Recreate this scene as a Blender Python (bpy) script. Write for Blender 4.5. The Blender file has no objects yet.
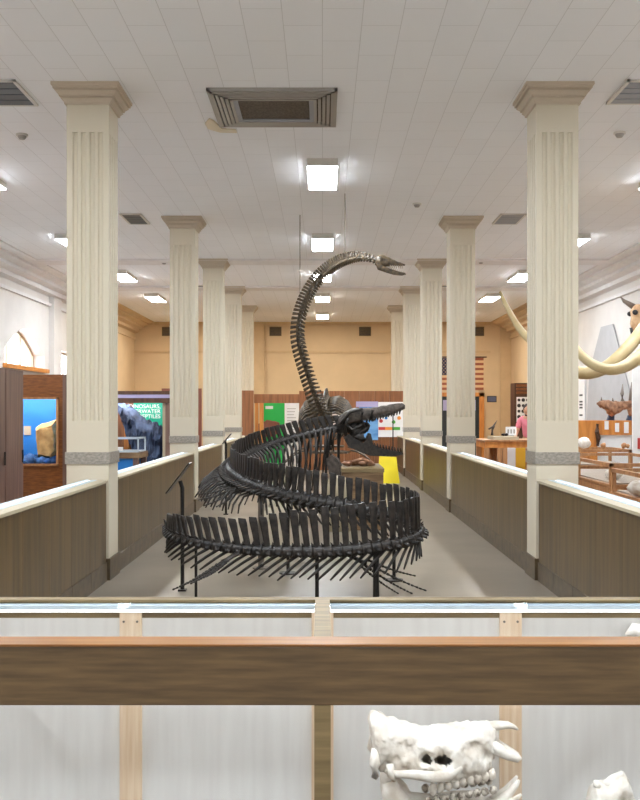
import bpy, bmesh, math, random
from mathutils import Vector, Matrix, noise
random.seed(7)
PI = math.pi
SC = bpy.context.scene
COL = SC.collection
V = Vector
F, CX, CY, HC = 940.0, 322.5, 412.0, 1.55     # focal length (px), vanishing point, eye height


def P(px, py, d):
    """a point seen at pixel (px, py) at distance d along the hall"""
    return V(((px - CX) * d / F, d, HC + (CY - py) * d / F))


def lin(r, g, b):
    f = lambda c: (c / 255 / 12.92) if c / 255 <= 0.04045 else ((c / 255 + 0.055) / 1.055) ** 2.4
    return (f(r), f(g), f(b), 1)


# ------------------------------------------------------------------ materials
def mat(name, col, rough=0.6, metal=0.0, col2=None, scale=(4, 4, 4), kind='noise', detail=4, bump=0.0,
        lo=0.35, hi=0.65, emit=0.0, spec=0.5):
    m = bpy.data.materials.new(name); m.use_nodes = True
    nt = m.node_tree; N = nt.nodes; L = nt.links
    b = N['Principled BSDF']
    b.inputs['Roughness'].default_value = rough
    b.inputs['Metallic'].default_value = metal
    b.inputs['Specular IOR Level'].default_value = spec
    b.inputs['Base Color'].default_value = col
    if emit:
        b.inputs['Emission Color'].default_value = col
        b.inputs['Emission Strength'].default_value = emit
    tc = N.new('ShaderNodeTexCoord'); mp = N.new('ShaderNodeMapping')
    mp.inputs['Scale'].default_value = scale
    L.new(tc.outputs['Object'], mp.inputs['Vector'])
    t = N.new('ShaderNodeTexNoise'); t.inputs['Scale'].default_value = 1.0
    t.inputs['Detail'].default_value = detail
    L.new(mp.outputs['Vector'], t.inputs['Vector'])
    rp = N.new('ShaderNodeValToRGB')
    rp.color_ramp.elements[0].position = lo; rp.color_ramp.elements[1].position = hi
    c2 = col2 if col2 else tuple(c * 0.93 for c in col[:3]) + (1,)
    rp.color_ramp.elements[0].color = c2; rp.color_ramp.elements[1].color = col
    L.new(t.outputs['Fac'], rp.inputs['Fac'])
    L.new(rp.outputs['Color'], b.inputs['Base Color'])
    if bump:
        bp = N.new('ShaderNodeBump'); bp.inputs['Strength'].default_value = bump
        bp.inputs['Distance'].default_value = 0.01
        L.new(t.outputs['Fac'], bp.inputs['Height']); L.new(bp.outputs['Normal'], b.inputs['Normal'])
    return m


def glass_mat(name, tint=(1, 1, 1, 1), refl=0.5, rough=0.0):
    m = bpy.data.materials.new(name); m.use_nodes = True
    nt = m.node_tree; N = nt.nodes; L = nt.links
    N.remove(N['Principled BSDF']); out = N['Material Output']
    tr = N.new('ShaderNodeBsdfTransparent'); tr.inputs['Color'].default_value = tint
    gl = N.new('ShaderNodeBsdfGlossy'); gl.inputs['Roughness'].default_value = rough
    lw = N.new('ShaderNodeLayerWeight'); lw.inputs['Blend'].default_value = 0.5
    pw = N.new('ShaderNodeMath'); pw.operation = 'POWER'; pw.inputs[1].default_value = 5.0
    ml = N.new('ShaderNodeMath'); ml.operation = 'MULTIPLY_ADD'; ml.inputs[1].default_value = refl; ml.inputs[2].default_value = 0.003
    L.new(lw.outputs['Facing'], pw.inputs[0]); L.new(pw.outputs[0], ml.inputs[0])
    mx = N.new('ShaderNodeMixShader')
    L.new(ml.outputs[0], mx.inputs['Fac']); L.new(tr.outputs[0], mx.inputs[1]); L.new(gl.outputs[0], mx.inputs[2])
    L.new(mx.outputs[0], out.inputs['Surface'])
    return m


def emit_mat(name, col, strength):
    m = bpy.data.materials.new(name); m.use_nodes = True
    b = m.node_tree.nodes['Principled BSDF']
    b.inputs['Base Color'].default_value = (0.9, 0.9, 0.9, 1)
    b.inputs['Emission Color'].default_value = col
    b.inputs['Emission Strength'].default_value = strength
    return m


def tile_mat():
    m = bpy.data.materials.new('ceiling_tiles'); m.use_nodes = True
    nt = m.node_tree; N = nt.nodes; L = nt.links; b = N['Principled BSDF']
    b.inputs['Roughness'].default_value = 0.85
    tc = N.new('ShaderNodeTexCoord'); mp = N.new('ShaderNodeMapping')
    mp.inputs['Rotation'].default_value = (0, 0, PI / 2)
    L.new(tc.outputs['Object'], mp.inputs['Vector'])
    br = N.new('ShaderNodeTexBrick')
    br.inputs['Scale'].default_value = 1.0
    br.inputs['Brick Width'].default_value = 0.61; br.inputs['Row Height'].default_value = 0.305
    br.inputs['Mortar Size'].default_value = 0.0035; br.inputs['Mortar Smooth'].default_value = 0.3
    br.inputs['Color1'].default_value = (0.86, 0.87, 0.895, 1); br.inputs['Color2'].default_value = (0.84, 0.85, 0.875, 1)
    br.inputs['Mortar'].default_value = (0.66, 0.66, 0.67, 1)
    L.new(mp.outputs['Vector'], br.inputs['Vector'])
    L.new(br.outputs['Color'], b.inputs['Base Color'])
    bp = N.new('ShaderNodeBump'); bp.inputs['Strength'].default_value = 0.3; bp.inputs['Distance'].default_value = 0.004
    bp.invert = True
    L.new(br.outputs['Fac'], bp.inputs['Height']); L.new(bp.outputs['Normal'], b.inputs['Normal'])
    return m


M = {
    'tile': tile_mat(),
    'cornice': mat('white_cornice_paint', lin(230, 228, 228), 0.8),
    'plaster': mat('warm_white_plaster', lin(222, 218, 214), 0.8, scale=(2, 2, 2), bump=0.05),
    'tan': mat('tan_plaster', lin(212, 186, 148), 0.8, scale=(1.5, 1.5, 1.5), bump=0.05),
    'tan_trim': mat('tan_trim', lin(204, 176, 136), 0.7),
    'cream': mat('cream_pillar_paint', lin(205, 195, 174), 0.62, col2=lin(203, 193, 172), scale=(1, 1, 1)),
    'cream_cap': mat('cream_capital_paint', lin(196, 182, 162), 0.65),
    'marble': mat('grey_marble_band', lin(162, 155, 144), 0.4, col2=lin(128, 121, 112), scale=(34, 34, 60), detail=6),
    'floor': mat('polished_concrete', lin(146, 136, 121), 0.3, col2=lin(122, 112, 98), scale=(0.9, 0.9, 1), detail=7, lo=0.3, hi=0.7),
    'panel': mat('brown_fluted_panel', lin(100, 80, 48), 0.36, col2=lin(74, 58, 35), scale=(14, 14, 0.9), detail=5, bump=0.12),
    'kick': mat('brown_kick_tile', lin(96, 80, 58), 0.4, col2=lin(70, 57, 42), scale=(9, 9, 9)),
    'ledge': mat('cream_ledge', lin(184, 172, 146), 0.5),
    'olive': mat('olive_wood', lin(140, 120, 84), 0.5, col2=lin(110, 92, 62), scale=(3, 40, 40)),
    'rail': mat('dark_stained_oak', lin(114, 91, 62), 0.42, col2=lin(82, 65, 45), scale=(5, 40, 55), detail=8, lo=0.3, hi=0.72, bump=0.06),
    'rail_top': mat('amber_lit_oak', lin(156, 106, 52), 0.45, col2=lin(128, 82, 38), scale=(2, 60, 60)),  # the rail's lit top face, put into the colour of the oak
    'batten': mat('pale_pine', lin(230, 210, 186), 0.55, col2=lin(214, 186, 154), scale=(70, 20, 3), detail=5),
    'veneer': mat('whitewashed_veneer', lin(222, 221, 219), 0.6, col2=lin(214, 212, 210), scale=(30, 10, 2.5), detail=6),
    'alum': mat('painted_aluminium', lin(186, 200, 210), 0.55, metal=0.0, scale=(2, 30, 30)),
    'tube': emit_mat('case_tube_light', (1, 1, 1, 1), 7.0),
    'tube_soft': emit_mat('case_tube_soft', (0.97, 0.99, 1, 1), 1.2),
    'tube_fill': emit_mat('case_fill_tube', (0.97, 0.985, 1, 1), 4.5),
    'tube_bright': emit_mat('diorama_tube', (1, 1, 1, 1), 34.0),
    'strip': emit_mat('case_strip_light', (0.93, 0.97, 1, 1), .75),
    'diff': emit_mat('lamp_diffuser', (0.88, 0.945, 1.0, 1), 42.0),
    'diff_warm': emit_mat('lamp_diffuser_warm', (1.0, 0.92, 0.82, 1), 34.0),
    'fixture': mat('white_enamel', lin(215, 212, 205), 0.45),
    'glass': glass_mat('case_glass', (0.985, 0.99, 0.988, 1), 0.03),
    'glass_w': glass_mat('window_glass', (0.97, 0.98, 1, 1), 0.4),
    'bone': mat('black_fossil_bone', lin(50, 43, 38), 0.45, col2=lin(17, 15, 14), scale=(22, 22, 22), detail=5, bump=0.3),
    'bone2': mat('brown_fossil_bone', lin(98, 82, 60), 0.45, col2=lin(40, 33, 26), scale=(24, 24, 24), detail=5, bump=0.3),
    'bone_grey': mat('grey_fossil_bone', lin(92, 82, 74), 0.5, col2=lin(56, 49, 44), scale=(20, 20, 20), bump=0.3),
    'steel': mat('black_steel', lin(38, 36, 35), 0.4, metal=0.4),
    'grey_steel': mat('grey_steel', lin(120, 112, 104), 0.4, metal=0.5),
    'white_bone': mat('white_bone', lin(238, 234, 228), 0.65, col2=lin(214, 204, 192), scale=(22, 22, 22), detail=9, bump=0.8),
    'tooth': mat('mottled_teeth', lin(206, 198, 186), 0.5, col2=lin(120, 108, 96), scale=(70, 70, 70), lo=0.38, hi=0.55),
    'ivory': mat('ivory_tusk', lin(200, 182, 140), 0.5, col2=lin(176, 152, 106), scale=(3, 3, 3), detail=5),
    'wood_grey': mat('greyed_walnut', lin(132, 104, 92), 0.45, col2=lin(104, 80, 70), scale=(20, 20, 1.2), detail=6),
    'wood_red': mat('reddish_walnut', lin(142, 86, 40), 0.42, col2=lin(108, 62, 28), scale=(9, 40, 46), detail=6),
    'wood_brown': mat('brown_panel_wood', lin(152, 98, 58), 0.45, col2=lin(122, 76, 44), scale=(18, 18, 1.4), detail=5),
    'wood_orange': mat('orange_oak', lin(214, 142, 66), 0.42, col2=lin(186, 114, 48), scale=(12, 12, 2), detail=5),
    'wood_case': mat('honey_wood', lin(192, 142, 96), 0.45, col2=lin(160, 110, 70), scale=(16, 16, 1.5), detail=5),
    'wood_dark': mat('dark_brown_wood', lin(92, 60, 40), 0.45, col2=lin(66, 42, 28), scale=(20, 20, 2)),
    'plinth': mat('rough_plinth_wood', lin(150, 122, 88), 0.55, col2=lin(104, 76, 50), scale=(3, 3, 22), detail=6),
    'blue': mat('bright_blue_backdrop', lin(44, 136, 206), 0.6, col2=lin(30, 112, 190), scale=(1, 1, 2)),
    'blue_cloth': mat('blue_cloth', lin(64, 112, 170), 0.8, col2=lin(24, 52, 96), scale=(9, 9, 9), bump=0.3),
    'blue_rock': mat('blue_grey_rock', lin(74, 92, 124), 0.7, col2=lin(40, 48, 70), scale=(5, 5, 5), detail=7, bump=0.5),
    'tan_rock': mat('sandy_rock', lin(222, 184, 122), 0.8, col2=lin(176, 134, 80), scale=(9, 9, 9), detail=7, bump=0.6),
    'teal': mat('teal_green_panel', lin(0, 178, 140), 0.5),
    'green': mat('bright_green_panel', lin(40, 190, 84), 0.5),
    'white': mat('matt_white', lin(240, 240, 240), 0.6),
    'pinkwhite': mat('pale_pink_board', lin(238, 222, 214), 0.6),
    'blue_poster': mat('blue_poster', lin(52, 112, 190), 0.5, col2=lin(120, 176, 226), scale=(1, 1, 4), lo=0.45, hi=0.6),
    'lilac': mat('lilac_board', lin(176, 168, 206), 0.5),
    'red': mat('red_ink', lin(196, 60, 60), 0.5),
    'orange': mat('orange_ink', lin(240, 150, 60), 0.5),
    'ink_and_shade': mat('dark_ink_and_shade', lin(50, 48, 50), 0.6),  # print, and also the painted shade in skull hollows
    'greenink': mat('green_ink', lin(80, 170, 60), 0.5),
    'yellow': mat('bright_yellow_plastic', lin(248, 224, 20), 0.4),
    'yellow_board': mat('golden_yellow_board', lin(240, 190, 60), 0.5),
    'bed': mat('beige_case_bed', lin(176, 160, 146), 0.7),
    'grey_board': mat('light_grey_board', lin(178, 178, 180), 0.7),
    'red_brown': mat('red_brown_post', lin(140, 84, 66), 0.5),
    'vent': mat('grey_vent_metal', lin(168, 164, 158), 0.4, metal=0.3),
    'vent_dark': mat('dark_vent_grille', lin(66, 56, 46), 0.6, col2=lin(96, 84, 70), scale=(50, 30, 50)),
    'vent_slate': mat('slate_vent_louvre', lin(86, 92, 96), 0.5),
    'vent_silver': mat('silver_vent_louvre', lin(150, 154, 162), 0.5),
    'brass': mat('brown_metal_grille', lin(104, 86, 58), 0.5, metal=0.3),
    'plaque': mat('slate_blue_plaque', lin(92, 98, 122), 0.4),
    'skin': mat('skin', lin(210, 160, 130), 0.6), 'hair': mat('dark_hair', lin(46, 32, 26), 0.6, scale=(40, 40, 10)),
    'pink': mat('pink_cotton', lin(232, 134, 150), 0.8), 'trouser': mat('dark_red_cotton', lin(110, 56, 54), 0.8, col2=lin(60, 34, 34), scale=(20, 20, 20)),
    'horn': mat('grey_horn', lin(120, 106, 96), 0.5), 'skull_tan': mat('tan_skull_bone', lin(214, 178, 138), 0.6, col2=lin(176, 134, 96), scale=(9, 9, 9), bump=0.4),
    'brown_skull': mat('brown_skull_bone', lin(178, 134, 104), 0.6, col2=lin(124, 86, 64), scale=(12, 12, 12), bump=0.4),
    'flag_red': mat('faded_red_stripe', lin(156, 90, 66), 0.8), 'flag_white': mat('faded_cream_stripe', lin(222, 186, 142), 0.8),
    'flag_blue': mat('faded_navy_canton', lin(56, 54, 72), 0.8),
    'door_glass': mat('dark_door_glass', lin(52, 56, 58), 0.15),
    'stain': mat('yellowed_paint', lin(226, 214, 190), 0.8),
}


# ------------------------------------------------------------------ mesh helpers
def box(bm, x0, x1, y0, y1, z0, z1, mi=0):
    vs = [bm.verts.new((x, y, z)) for z in (z0, z1) for x, y in ((x0, y0), (x1, y0), (x1, y1), (x0, y1))]
    for f in ((3, 2, 1, 0), (4, 5, 6, 7), (0, 1, 5, 4), (1, 2, 6, 5), (2, 3, 7, 6), (3, 0, 4, 7)):
        bm.faces.new([vs[i] for i in f]).material_index = mi
    return bm


def loft(bm, rings, caps=True, mi=0):
    R = [[bm.verts.new(p) for p in r] for r in rings]
    n = len(R[0])
    for a, b in zip(R, R[1:]):
        for i in range(n):
            bm.faces.new((a[i], a[(i + 1) % n], b[(i + 1) % n], b[i])).material_index = mi
    if caps:
        bm.faces.new(R[0][::-1]).material_index = mi; bm.faces.new(R[-1]).material_index = mi
    return bm


def frame(t, up=V((0, 0, 1))):
    t = t.normalized(); s = t.cross(up)
    if s.length < 1e-4: s = t.cross(V((0, 1, 0)))
    s.normalize()
    return t, s, s.cross(t)


def tube(bm, pts, rad, seg=8, flat=1.0, up=V((0, 0, 1)), mi=0):
    pts = [V(p) for p in pts]; n = len(pts)
    if not hasattr(rad, '__len__'): rad = [rad] * n
    rings = []
    for i, p in enumerate(pts):
        t = pts[min(i + 1, n - 1)] - pts[max(i - 1, 0)]
        t, s, u = frame(t, up)
        rings.append([p + s * (rad[i] * math.cos(2 * PI * k / seg)) + u * (rad[i] * flat * math.sin(2 * PI * k / seg)) for k in range(seg)])
    return loft(bm, rings, mi=mi)


def prism(bm, poly, off, mi=0):
    """polygon (list of points) pushed along off"""
    a = [bm.verts.new(V(p)) for p in poly]; b = [bm.verts.new(V(p) + off) for p in poly]
    n = len(a)
    for vs in (a[::-1], b):
        bm.faces.new(vs).material_index = mi
    for i in range(n):
        bm.faces.new((a[i], a[(i + 1) % n], b[(i + 1) % n], b[i])).material_index = mi
    return bm


def blob(bm, c, r, seg=12, rings=8, rough=0.0, mi=0, seed=0):
    c = V(c); R = []
    for j in range(rings + 1):
        a = -PI / 2 + PI * j / rings
        if j in (0, rings): a *= 0.97
        row = []
        for k in range(seg):
            b = 2 * PI * k / seg
            d = V((math.cos(a) * math.cos(b), math.cos(a) * math.sin(b), math.sin(a)))
            s = 1 + rough * noise.noise(d * 1.7 + V((seed * 3.1, seed, 0))) + rough * 0.5 * noise.noise(d * 4 + V((seed, 5, 0)))
            row.append(c + V((d.x * r[0], d.y * r[1], d.z * r[2])) * s)
        R.append(row)
    return loft(bm, R, mi=mi)


def catmull(pts, n):
    """n evenly spaced points on a smooth curve through pts (any dimension, first three are the position)"""
    pts = [list(p) for p in pts]; out = []
    for i in range(len(pts) - 1):
        p0, p1, p2, p3 = pts[max(i - 1, 0)], pts[i], pts[i + 1], pts[min(i + 2, len(pts) - 1)]
        for k in range(24):
            t = k / 24
            out.append([0.5 * (2 * b + (c - a) * t + (2 * a - 5 * b + 4 * c - d) * t * t + (3 * b - a - 3 * c + d) * t ** 3)
                        for a, b, c, d in zip(p0, p1, p2, p3)])
    out.append(pts[-1])
    L = [0]
    for a, b in zip(out, out[1:]): L.append(L[-1] + (V(b[:3]) - V(a[:3])).length)
    if callable(n):                                   # spacing as a function of the fraction along
        S = [0.0]
        while S[-1] < L[-1]: S.append(S[-1] + n(S[-1] / L[-1]))
        S = S[:-1]
    else:
        S = [L[-1] * i / (n - 1) for i in range(n)]
    res = []; j = 0
    for s in S:
        while j < len(L) - 2 and L[j + 1] < s: j += 1
        t = (s - L[j]) / max(1e-9, L[j + 1] - L[j])
        res.append([a + (b - a) * t for a, b in zip(out[j], out[j + 1])])
    return res, L[-1]


NB = bmesh.new


def mesh_from(name, bm, mats, smooth):
    bmesh.ops.recalc_face_normals(bm, faces=bm.faces)
    me = bpy.data.meshes.new(name); bm.to_mesh(me); bm.free()
    for m in (mats if isinstance(mats, (list, tuple)) else [mats]): me.materials.append(M[m] if isinstance(m, str) else m)
    if smooth:
        for p in me.polygons: p.use_smooth = True
    return me


def bev(o, w, seg=2):
    b = o.modifiers.new('bevel', 'BEVEL'); b.width = w; b.segments = seg; b.limit_method = 'ANGLE'; b.angle_limit = 0.7
    return o


def props(o, label=None, cat=None, group=None, kind=None):
    if label: o['label'] = label
    if cat: o['category'] = cat
    if group: o['group'] = group
    if kind: o['kind'] = kind
    return o


def thing(name, label, cat, loc, group=None, kind=None):
    o = bpy.data.objects.new(name, None); COL.objects.link(o); o.location = loc; o.empty_display_size = 0.1
    return props(o, label, cat, group, kind)


def part(name, bm, m, parent, smooth=False, label=None, kind=None):
    """a child whose vertices are given in world coordinates"""
    o = bpy.data.objects.new(name, mesh_from(name, bm, m, smooth)); COL.objects.link(o)
    o.parent = parent
    if parent.parent is None: o.location = -parent.location
    return props(o, label, None, None, kind)


def solo(name, bm, m, label=None, cat=None, group=None, kind=None, smooth=False):
    """a thing that is one mesh; its origin goes to the middle of its base"""
    xs = [v.co for v in bm.verts]
    c = V(((min(v.x for v in xs) + max(v.x for v in xs)) / 2, (min(v.y for v in xs) + max(v.y for v in xs)) / 2, min(v.z for v in xs)))
    for v in bm.verts: v.co -= c
    o = bpy.data.objects.new(name, mesh_from(name, bm, m, smooth)); COL.objects.link(o); o.location = c
    return props(o, label, cat, group, kind)


def struct(name, bm, m, smooth=False):
    o = bpy.data.objects.new(name, mesh_from(name, bm, m, smooth)); COL.objects.link(o)
    o['kind'] = 'structure'
    return o


def copy_tree(root, loc, label):
    r = root.copy(); COL.objects.link(r); r.location = loc; r['label'] = label
    for ch in list(root.children):
        c = ch.copy(); COL.objects.link(c); c.parent = r
        for g in list(ch.children):
            d = g.copy(); COL.objects.link(d); d.parent = c
    return r


def text(name, body, size, loc, rot, m, parent, align='LEFT'):
    cu = bpy.data.curves.new(name, 'FONT'); cu.body = body; cu.size = size; cu.extrude = 0.002; cu.align_x = align
    tmp = bpy.data.objects.new(name, cu); COL.objects.link(tmp); bpy.context.view_layer.update()
    me = bpy.data.meshes.new_from_object(tmp.evaluated_get(bpy.context.evaluated_depsgraph_get()))
    bpy.data.objects.remove(tmp); bpy.data.curves.remove(cu)
    me.materials.clear(); me.materials.append(M[m]); o = bpy.data.objects.new(name, me); COL.objects.link(o)
    o.parent = parent; o.rotation_euler = rot
    o.location = V(loc) - (parent.location if parent.parent is None else V((0, 0, 0)))
    return o


# ------------------------------------------------------------------ the hall
ZC, XW, YB, YR, YF = 4.56, 6.3, 31.5, -8.0, 24.7    # ceiling, half width, ends; beyond YF the walls are painted tan
struct('floor', box(NB(), -XW - .4, XW + .4, YR - .3, YB + .3, -0.1, 0), 'floor')
struct('ceiling', box(NB(), -XW - .4, XW + .4, YR - .3, YB + .3, ZC, ZC + 0.1), 'tile')
struct('wall_back', box(NB(), -XW - .4, XW + .4, YB, YB + 0.3, 0, ZC), 'tan')
struct('wall_right', box(NB(), XW, XW + 0.4, YR, YF, 0, ZC), 'plaster')
struct('wall_right_far', box(NB(), XW, XW + 0.4, YF, YB, 0, ZC), 'tan')
struct('wall_front', box(NB(), -XW - .4, XW + .4, YR - 0.3, YR, 0, ZC), 'plaster')

# left wall: a grid of wall faces left open where the windows are, window 1 a low pointed arch
def arch(y0, y1, zb, zs, za, n=10):
    ym = (y0 + y1) / 2; pts = [(y0, zb), (y0, zs)]
    for i in range(1, n + 1):
        t = i / n; pts.append((y0 + (ym - y0) * t, zs + (za - zs) * (1 - (1 - t) ** 1.55)))
    q = [(2 * ym - y, z) for y, z in pts[:-1]][::-1]
    return pts + q


W1 = arch(18.62, 21.3, 2.5, 2.82, 3.33)
W2 = [(22.6, 2.3), (22.6, 3.04), (24.4, 3.04), (24.4, 2.3)]
W3 = arch(10.6, 13.2, 2.5, 2.82, 3.33)  # first of three unseen windows added to light the front of the hall
W4 = arch(3.0, 5.6, 2.5, 2.82, 3.33)
W5 = arch(-4.0, -1.4, 2.5, 2.82, 3.33)


def wall_with_holes(x0, x1, holes):
    bm = NB()
    holes = sorted(holes, key=lambda h: h[0][0])
    y = YR
    for h in holes:
        ya, yb = min(p[0] for p in h), max(p[0] for p in h); zb = min(p[1] for p in h)
        box(bm, x0, x1, y, ya, 0, ZC)
        box(bm, x0, x1, ya, yb, 0, zb)
        top = [p for p in h if p[1] > zb + 1e-6]                       # from (ya, ..) over the arch to (yb, ..)
        for (a, b) in zip(top, top[1:]):
            prism(bm, [V((x0, a[0], a[1])), V((x0, b[0], b[1])), V((x0, b[0], ZC)), V((x0, a[0], ZC))], V((x1 - x0, 0, 0)))
        y = yb
    box(bm, x0, x1, y, YF, 0, ZC)
    return bm


struct('wall_left_far', box(NB(), -XW - 0.4, -XW, YF, YB, 0, ZC), 'tan')
struct('wall_left', wall_with_holes(-XW - 0.4, -XW, [W1, W2, W3, W4, W5]), 'plaster')


def window(i, h):
    ya, yb = min(p[0] for p in h), max(p[0] for p in h); zb = min(p[1] for p in h); zt = max(p[1] for p in h)
    w = thing('window_%d' % i, None, None, (-XW - 0.3, (ya + yb) / 2, zb), None, 'structure')
    bm = NB(); ym = (ya + yb) / 2
    top = [p for p in h if p[1] > zb + 1e-6]
    for a, b in zip(top, top[1:]):
        tube(bm, [(-XW - 0.27, a[0], a[1] - .02), (-XW - 0.27, b[0], b[1] - .02)], 0.035, 6)
    for y in (ya + .03, yb - .03): box(bm, -XW - .3, -XW - .24, y - .03, y + .03, zb, top[0][1])
    for y in ((ya * 2 + yb) / 3, (ya + 2 * yb) / 3): box(bm, -XW - .29, -XW - .25, y - .025, y + .025, zb, zt - .15 * (zt - zb))
    part('window_frame', bm, 'ledge', w)
    part('pane', prism(NB(), [V((-XW - .275, p[0], p[1])) for p in h], V((.008, 0, 0))), 'glass_w', w)
    part('window_sill', box(NB(), -XW - .36, -XW + .09, ya - .1, yb + .1, zb - .07, zb + .015), 'wood_orange', w)


for i, h in enumerate([W1, W2, W3, W4, W5]): window(i + 1, h)

# stepped cornices along the side walls and mouldings
for side, nm in ((-1, 'left'), (1, 'right')):
    prof = [(XW, ZC), (5.62, ZC), (5.62, ZC - .03), (5.8, ZC - .05), (5.8, ZC - .1), (5.98, ZC - .13), (5.98, ZC - .2), (6.14, ZC - .24), (6.14, ZC - .33), (XW, ZC - .36)]
    for ya, yb, mm, n1 in ((YR, YF, 'cornice', 1), (YF, YB, 'tan', 20)):
        struct('trim_%d' % (n1 + (side > 0)), prism(NB(), [V((side * a, ya, z)) for a, z in prof], V((0, yb - ya, 0))), mm)
        struct('trim_%d' % (n1 + 2 + (side > 0)), box(NB(), min(side * 6.24, side * XW), max(side * 6.24, side * XW), ya, yb, 3.98, 4.05), mm)
bm = NB(); box(bm, -XW, 5.62, YB - .05, YB, 3.53, 3.6); box(bm, -5.62, 5.62, YB - .09, YB, 4.46, ZC)
struct('trim_5', bm, 'tan_trim')
k = 6
for x in (-2.2, 2.62, 6.2):                                         # flat pilasters on the far wall
    struct('trim_%d' % k, box(NB(), x - .26, x + .26, YB - .12, YB, 0, ZC - .1), 'tan_trim'); k += 1
for y in (23.0, 14.75):
    struct('trim_%d' % k, box(NB(), -XW, -XW + .12, y - 1.35 if y > 20 else y - .3, y - .75 if y > 20 else y + .3, 0, 4.2), 'plaster'); k += 1
for y in (18.75, 22.8):                                             # shallow ceiling beams over the pillars
    struct('beam', box(NB(), -5.62, 5.62, y - .3, y + .3, ZC - .035, ZC), 'cornice')

# ------------------------------------------------------------------ pillars
PX, PY = 2.165, [8.86, 14.72, 18.75, 22.8, 26.85]


def flute_poly(h, n=4, w=0.042, dep=0.02, gap=0.078):
    pts = []
    for q in range(4):
        a = q * PI / 2; ca, sa = math.cos(a), math.sin(a)
        side = [(-h, -h)]
        for i in range(n):
            c = (i - (n - 1) / 2) * gap
            for j in range(6):
                t = -1 + 2 * j / 5
                side.append((c + t * w / 2 * 1.15, -h + (dep * math.sqrt(max(0, 1 - t * t)))))
        pts += [(x * ca - y * sa, x * sa + y * ca) for x, y in side]
    return pts


def make_pillar():
    t = thing('pillar', 'x', 'pillar', (0, 0, 0), 'fluted pillars flanking the skeleton enclosure', 'thing')
    h = .194
    part('base', box(NB(), -.212, .212, -.212, .212, 0, .2), 'kick', t, label='brown tiled base')
    bm = NB(); box(bm, -h, h, -h, h, .2, 1.07); box(bm, -h, h, -h, h, 1.18, 1.47)
    poly = flute_poly(h)
    loft(bm, [[V((x, y, z)) for x, y in poly] for z in (1.47, 4.13)])
    box(bm, -h, h, -h, h, 4.13, 4.4)
    part('shaft', bm, 'cream', t)
    part('band', box(NB(), -.206, .206, -.206, .206, 1.07, 1.18), 'marble', t, label='grey marble band')
    rings = []
    for z, r in ((4.385, .194), (4.387, .212), (4.405, .214), (4.43, .238), (4.433, .228), (4.445, .228), (4.447, .25), (4.46, .25), (4.49, .282), (4.493, .272), (4.505, .272), (4.507, .296), (4.53, .298), (4.533, .31), (4.56, .31)):
        rings.append([V((x * r, y * r, z)) for x, y in ((-1, -1), (1, -1), (1, 1), (-1, 1))])
    part('capital', loft(NB(), rings), 'cream_cap', t)
    return t


ordinal = ['nearest the viewer', 'second from the viewer', 'third from the viewer', 'fourth from the viewer', 'farthest from the viewer']
pil = make_pillar()
for si, (sx, sn) in enumerate(((-1, 'left'), (1, 'right'))):
    for i, y in enumerate(PY):
        lab = 'cream fluted square pillar, %s in the %s row' % (ordinal[i], sn)
        if si == 0 and i == 0:
            pil.location = (sx * PX, y, 0); pil['label'] = lab
        else:
            copy_tree(pil, (sx * PX, y, 0), lab)

# ------------------------------------------------------------------ low cases between the pillars
segs = [(3.22, 8.63), (9.09, 14.49), (14.95, 18.52), (18.98, 22.57), (23.03, 24.9)]
where = ['running from the front case to the nearest %s pillar', 'between the first and second %s pillars', 'between the second and third %s pillars',
         'between the third and fourth %s pillars', 'beyond the fourth %s pillar']
for side, sn in ((-1, 'left'), (1, 'right')):
    for i, (a, b) in enumerate(segs):
        t = thing('low_display_case', 'long low brown display case ' + where[i] % sn, 'display case', (side * 2.3, (a + b) / 2, 0), 'low cases walling the enclosure')
        X = lambda u, v: (min(side * u, side * v), max(side * u, side * v))
        bm = NB(); n = max(2, round((b - a) / 0.62)); w = (b - a) / n
        for j in range(n): box(bm, *X(1.985, 2.01), a + j * w + .0015, a + (j + 1) * w - .0015, .17, .9)
        box(bm, *X(1.995, 2.012), a, b, .17, .9)
        part('back_panel', bm, 'panel', t)
        bm = NB(); n2 = max(2, round((b - a) / 0.6)); w2 = (b - a) / n2
        for j in range(n2): box(bm, *X(1.975, 2.01), a + j * w2 + .002, a + (j + 1) * w2 - .002, 0, .172)
        part('kick_board', bm, 'kick', t)
        part('ledge', box(NB(), *X(1.97, 2.07), a, b, .9, .922), 'ledge', t)
        bm = NB(); box(bm, *X(2.07, 2.125), a, b, .9, .926); box(bm, *X(2.15, 2.17), a, b, .88, .932)
        part('light_housing', bm, 'alum', t)
        part('light_strip', box(NB(), *X(2.125, 2.15), a + .02, b - .02, .9, .926), 'strip', t, label='white glowing light strip')
        s = side
        part('glass_top', prism(NB(), [V((s * 2.17, a, .93)), V((s * 2.62, a, .76)), V((s * 2.62, a, .752)), V((s * 2.17, a, .922))], V((0, b - a, 0))), 'glass', t)
        bm = NB(); box(bm, *X(2.58, 2.62), a, b, 0, .75); box(bm, *X(2.01, 2.58), a, b, 0, .5); box(bm, *X(2.01, 2.58), a, a + .03, .5, .75); box(bm, *X(2.01, 2.58), b - .03, b, .5, .75)
        part('cabinet_body', bm, 'wood_case', t)

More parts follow.
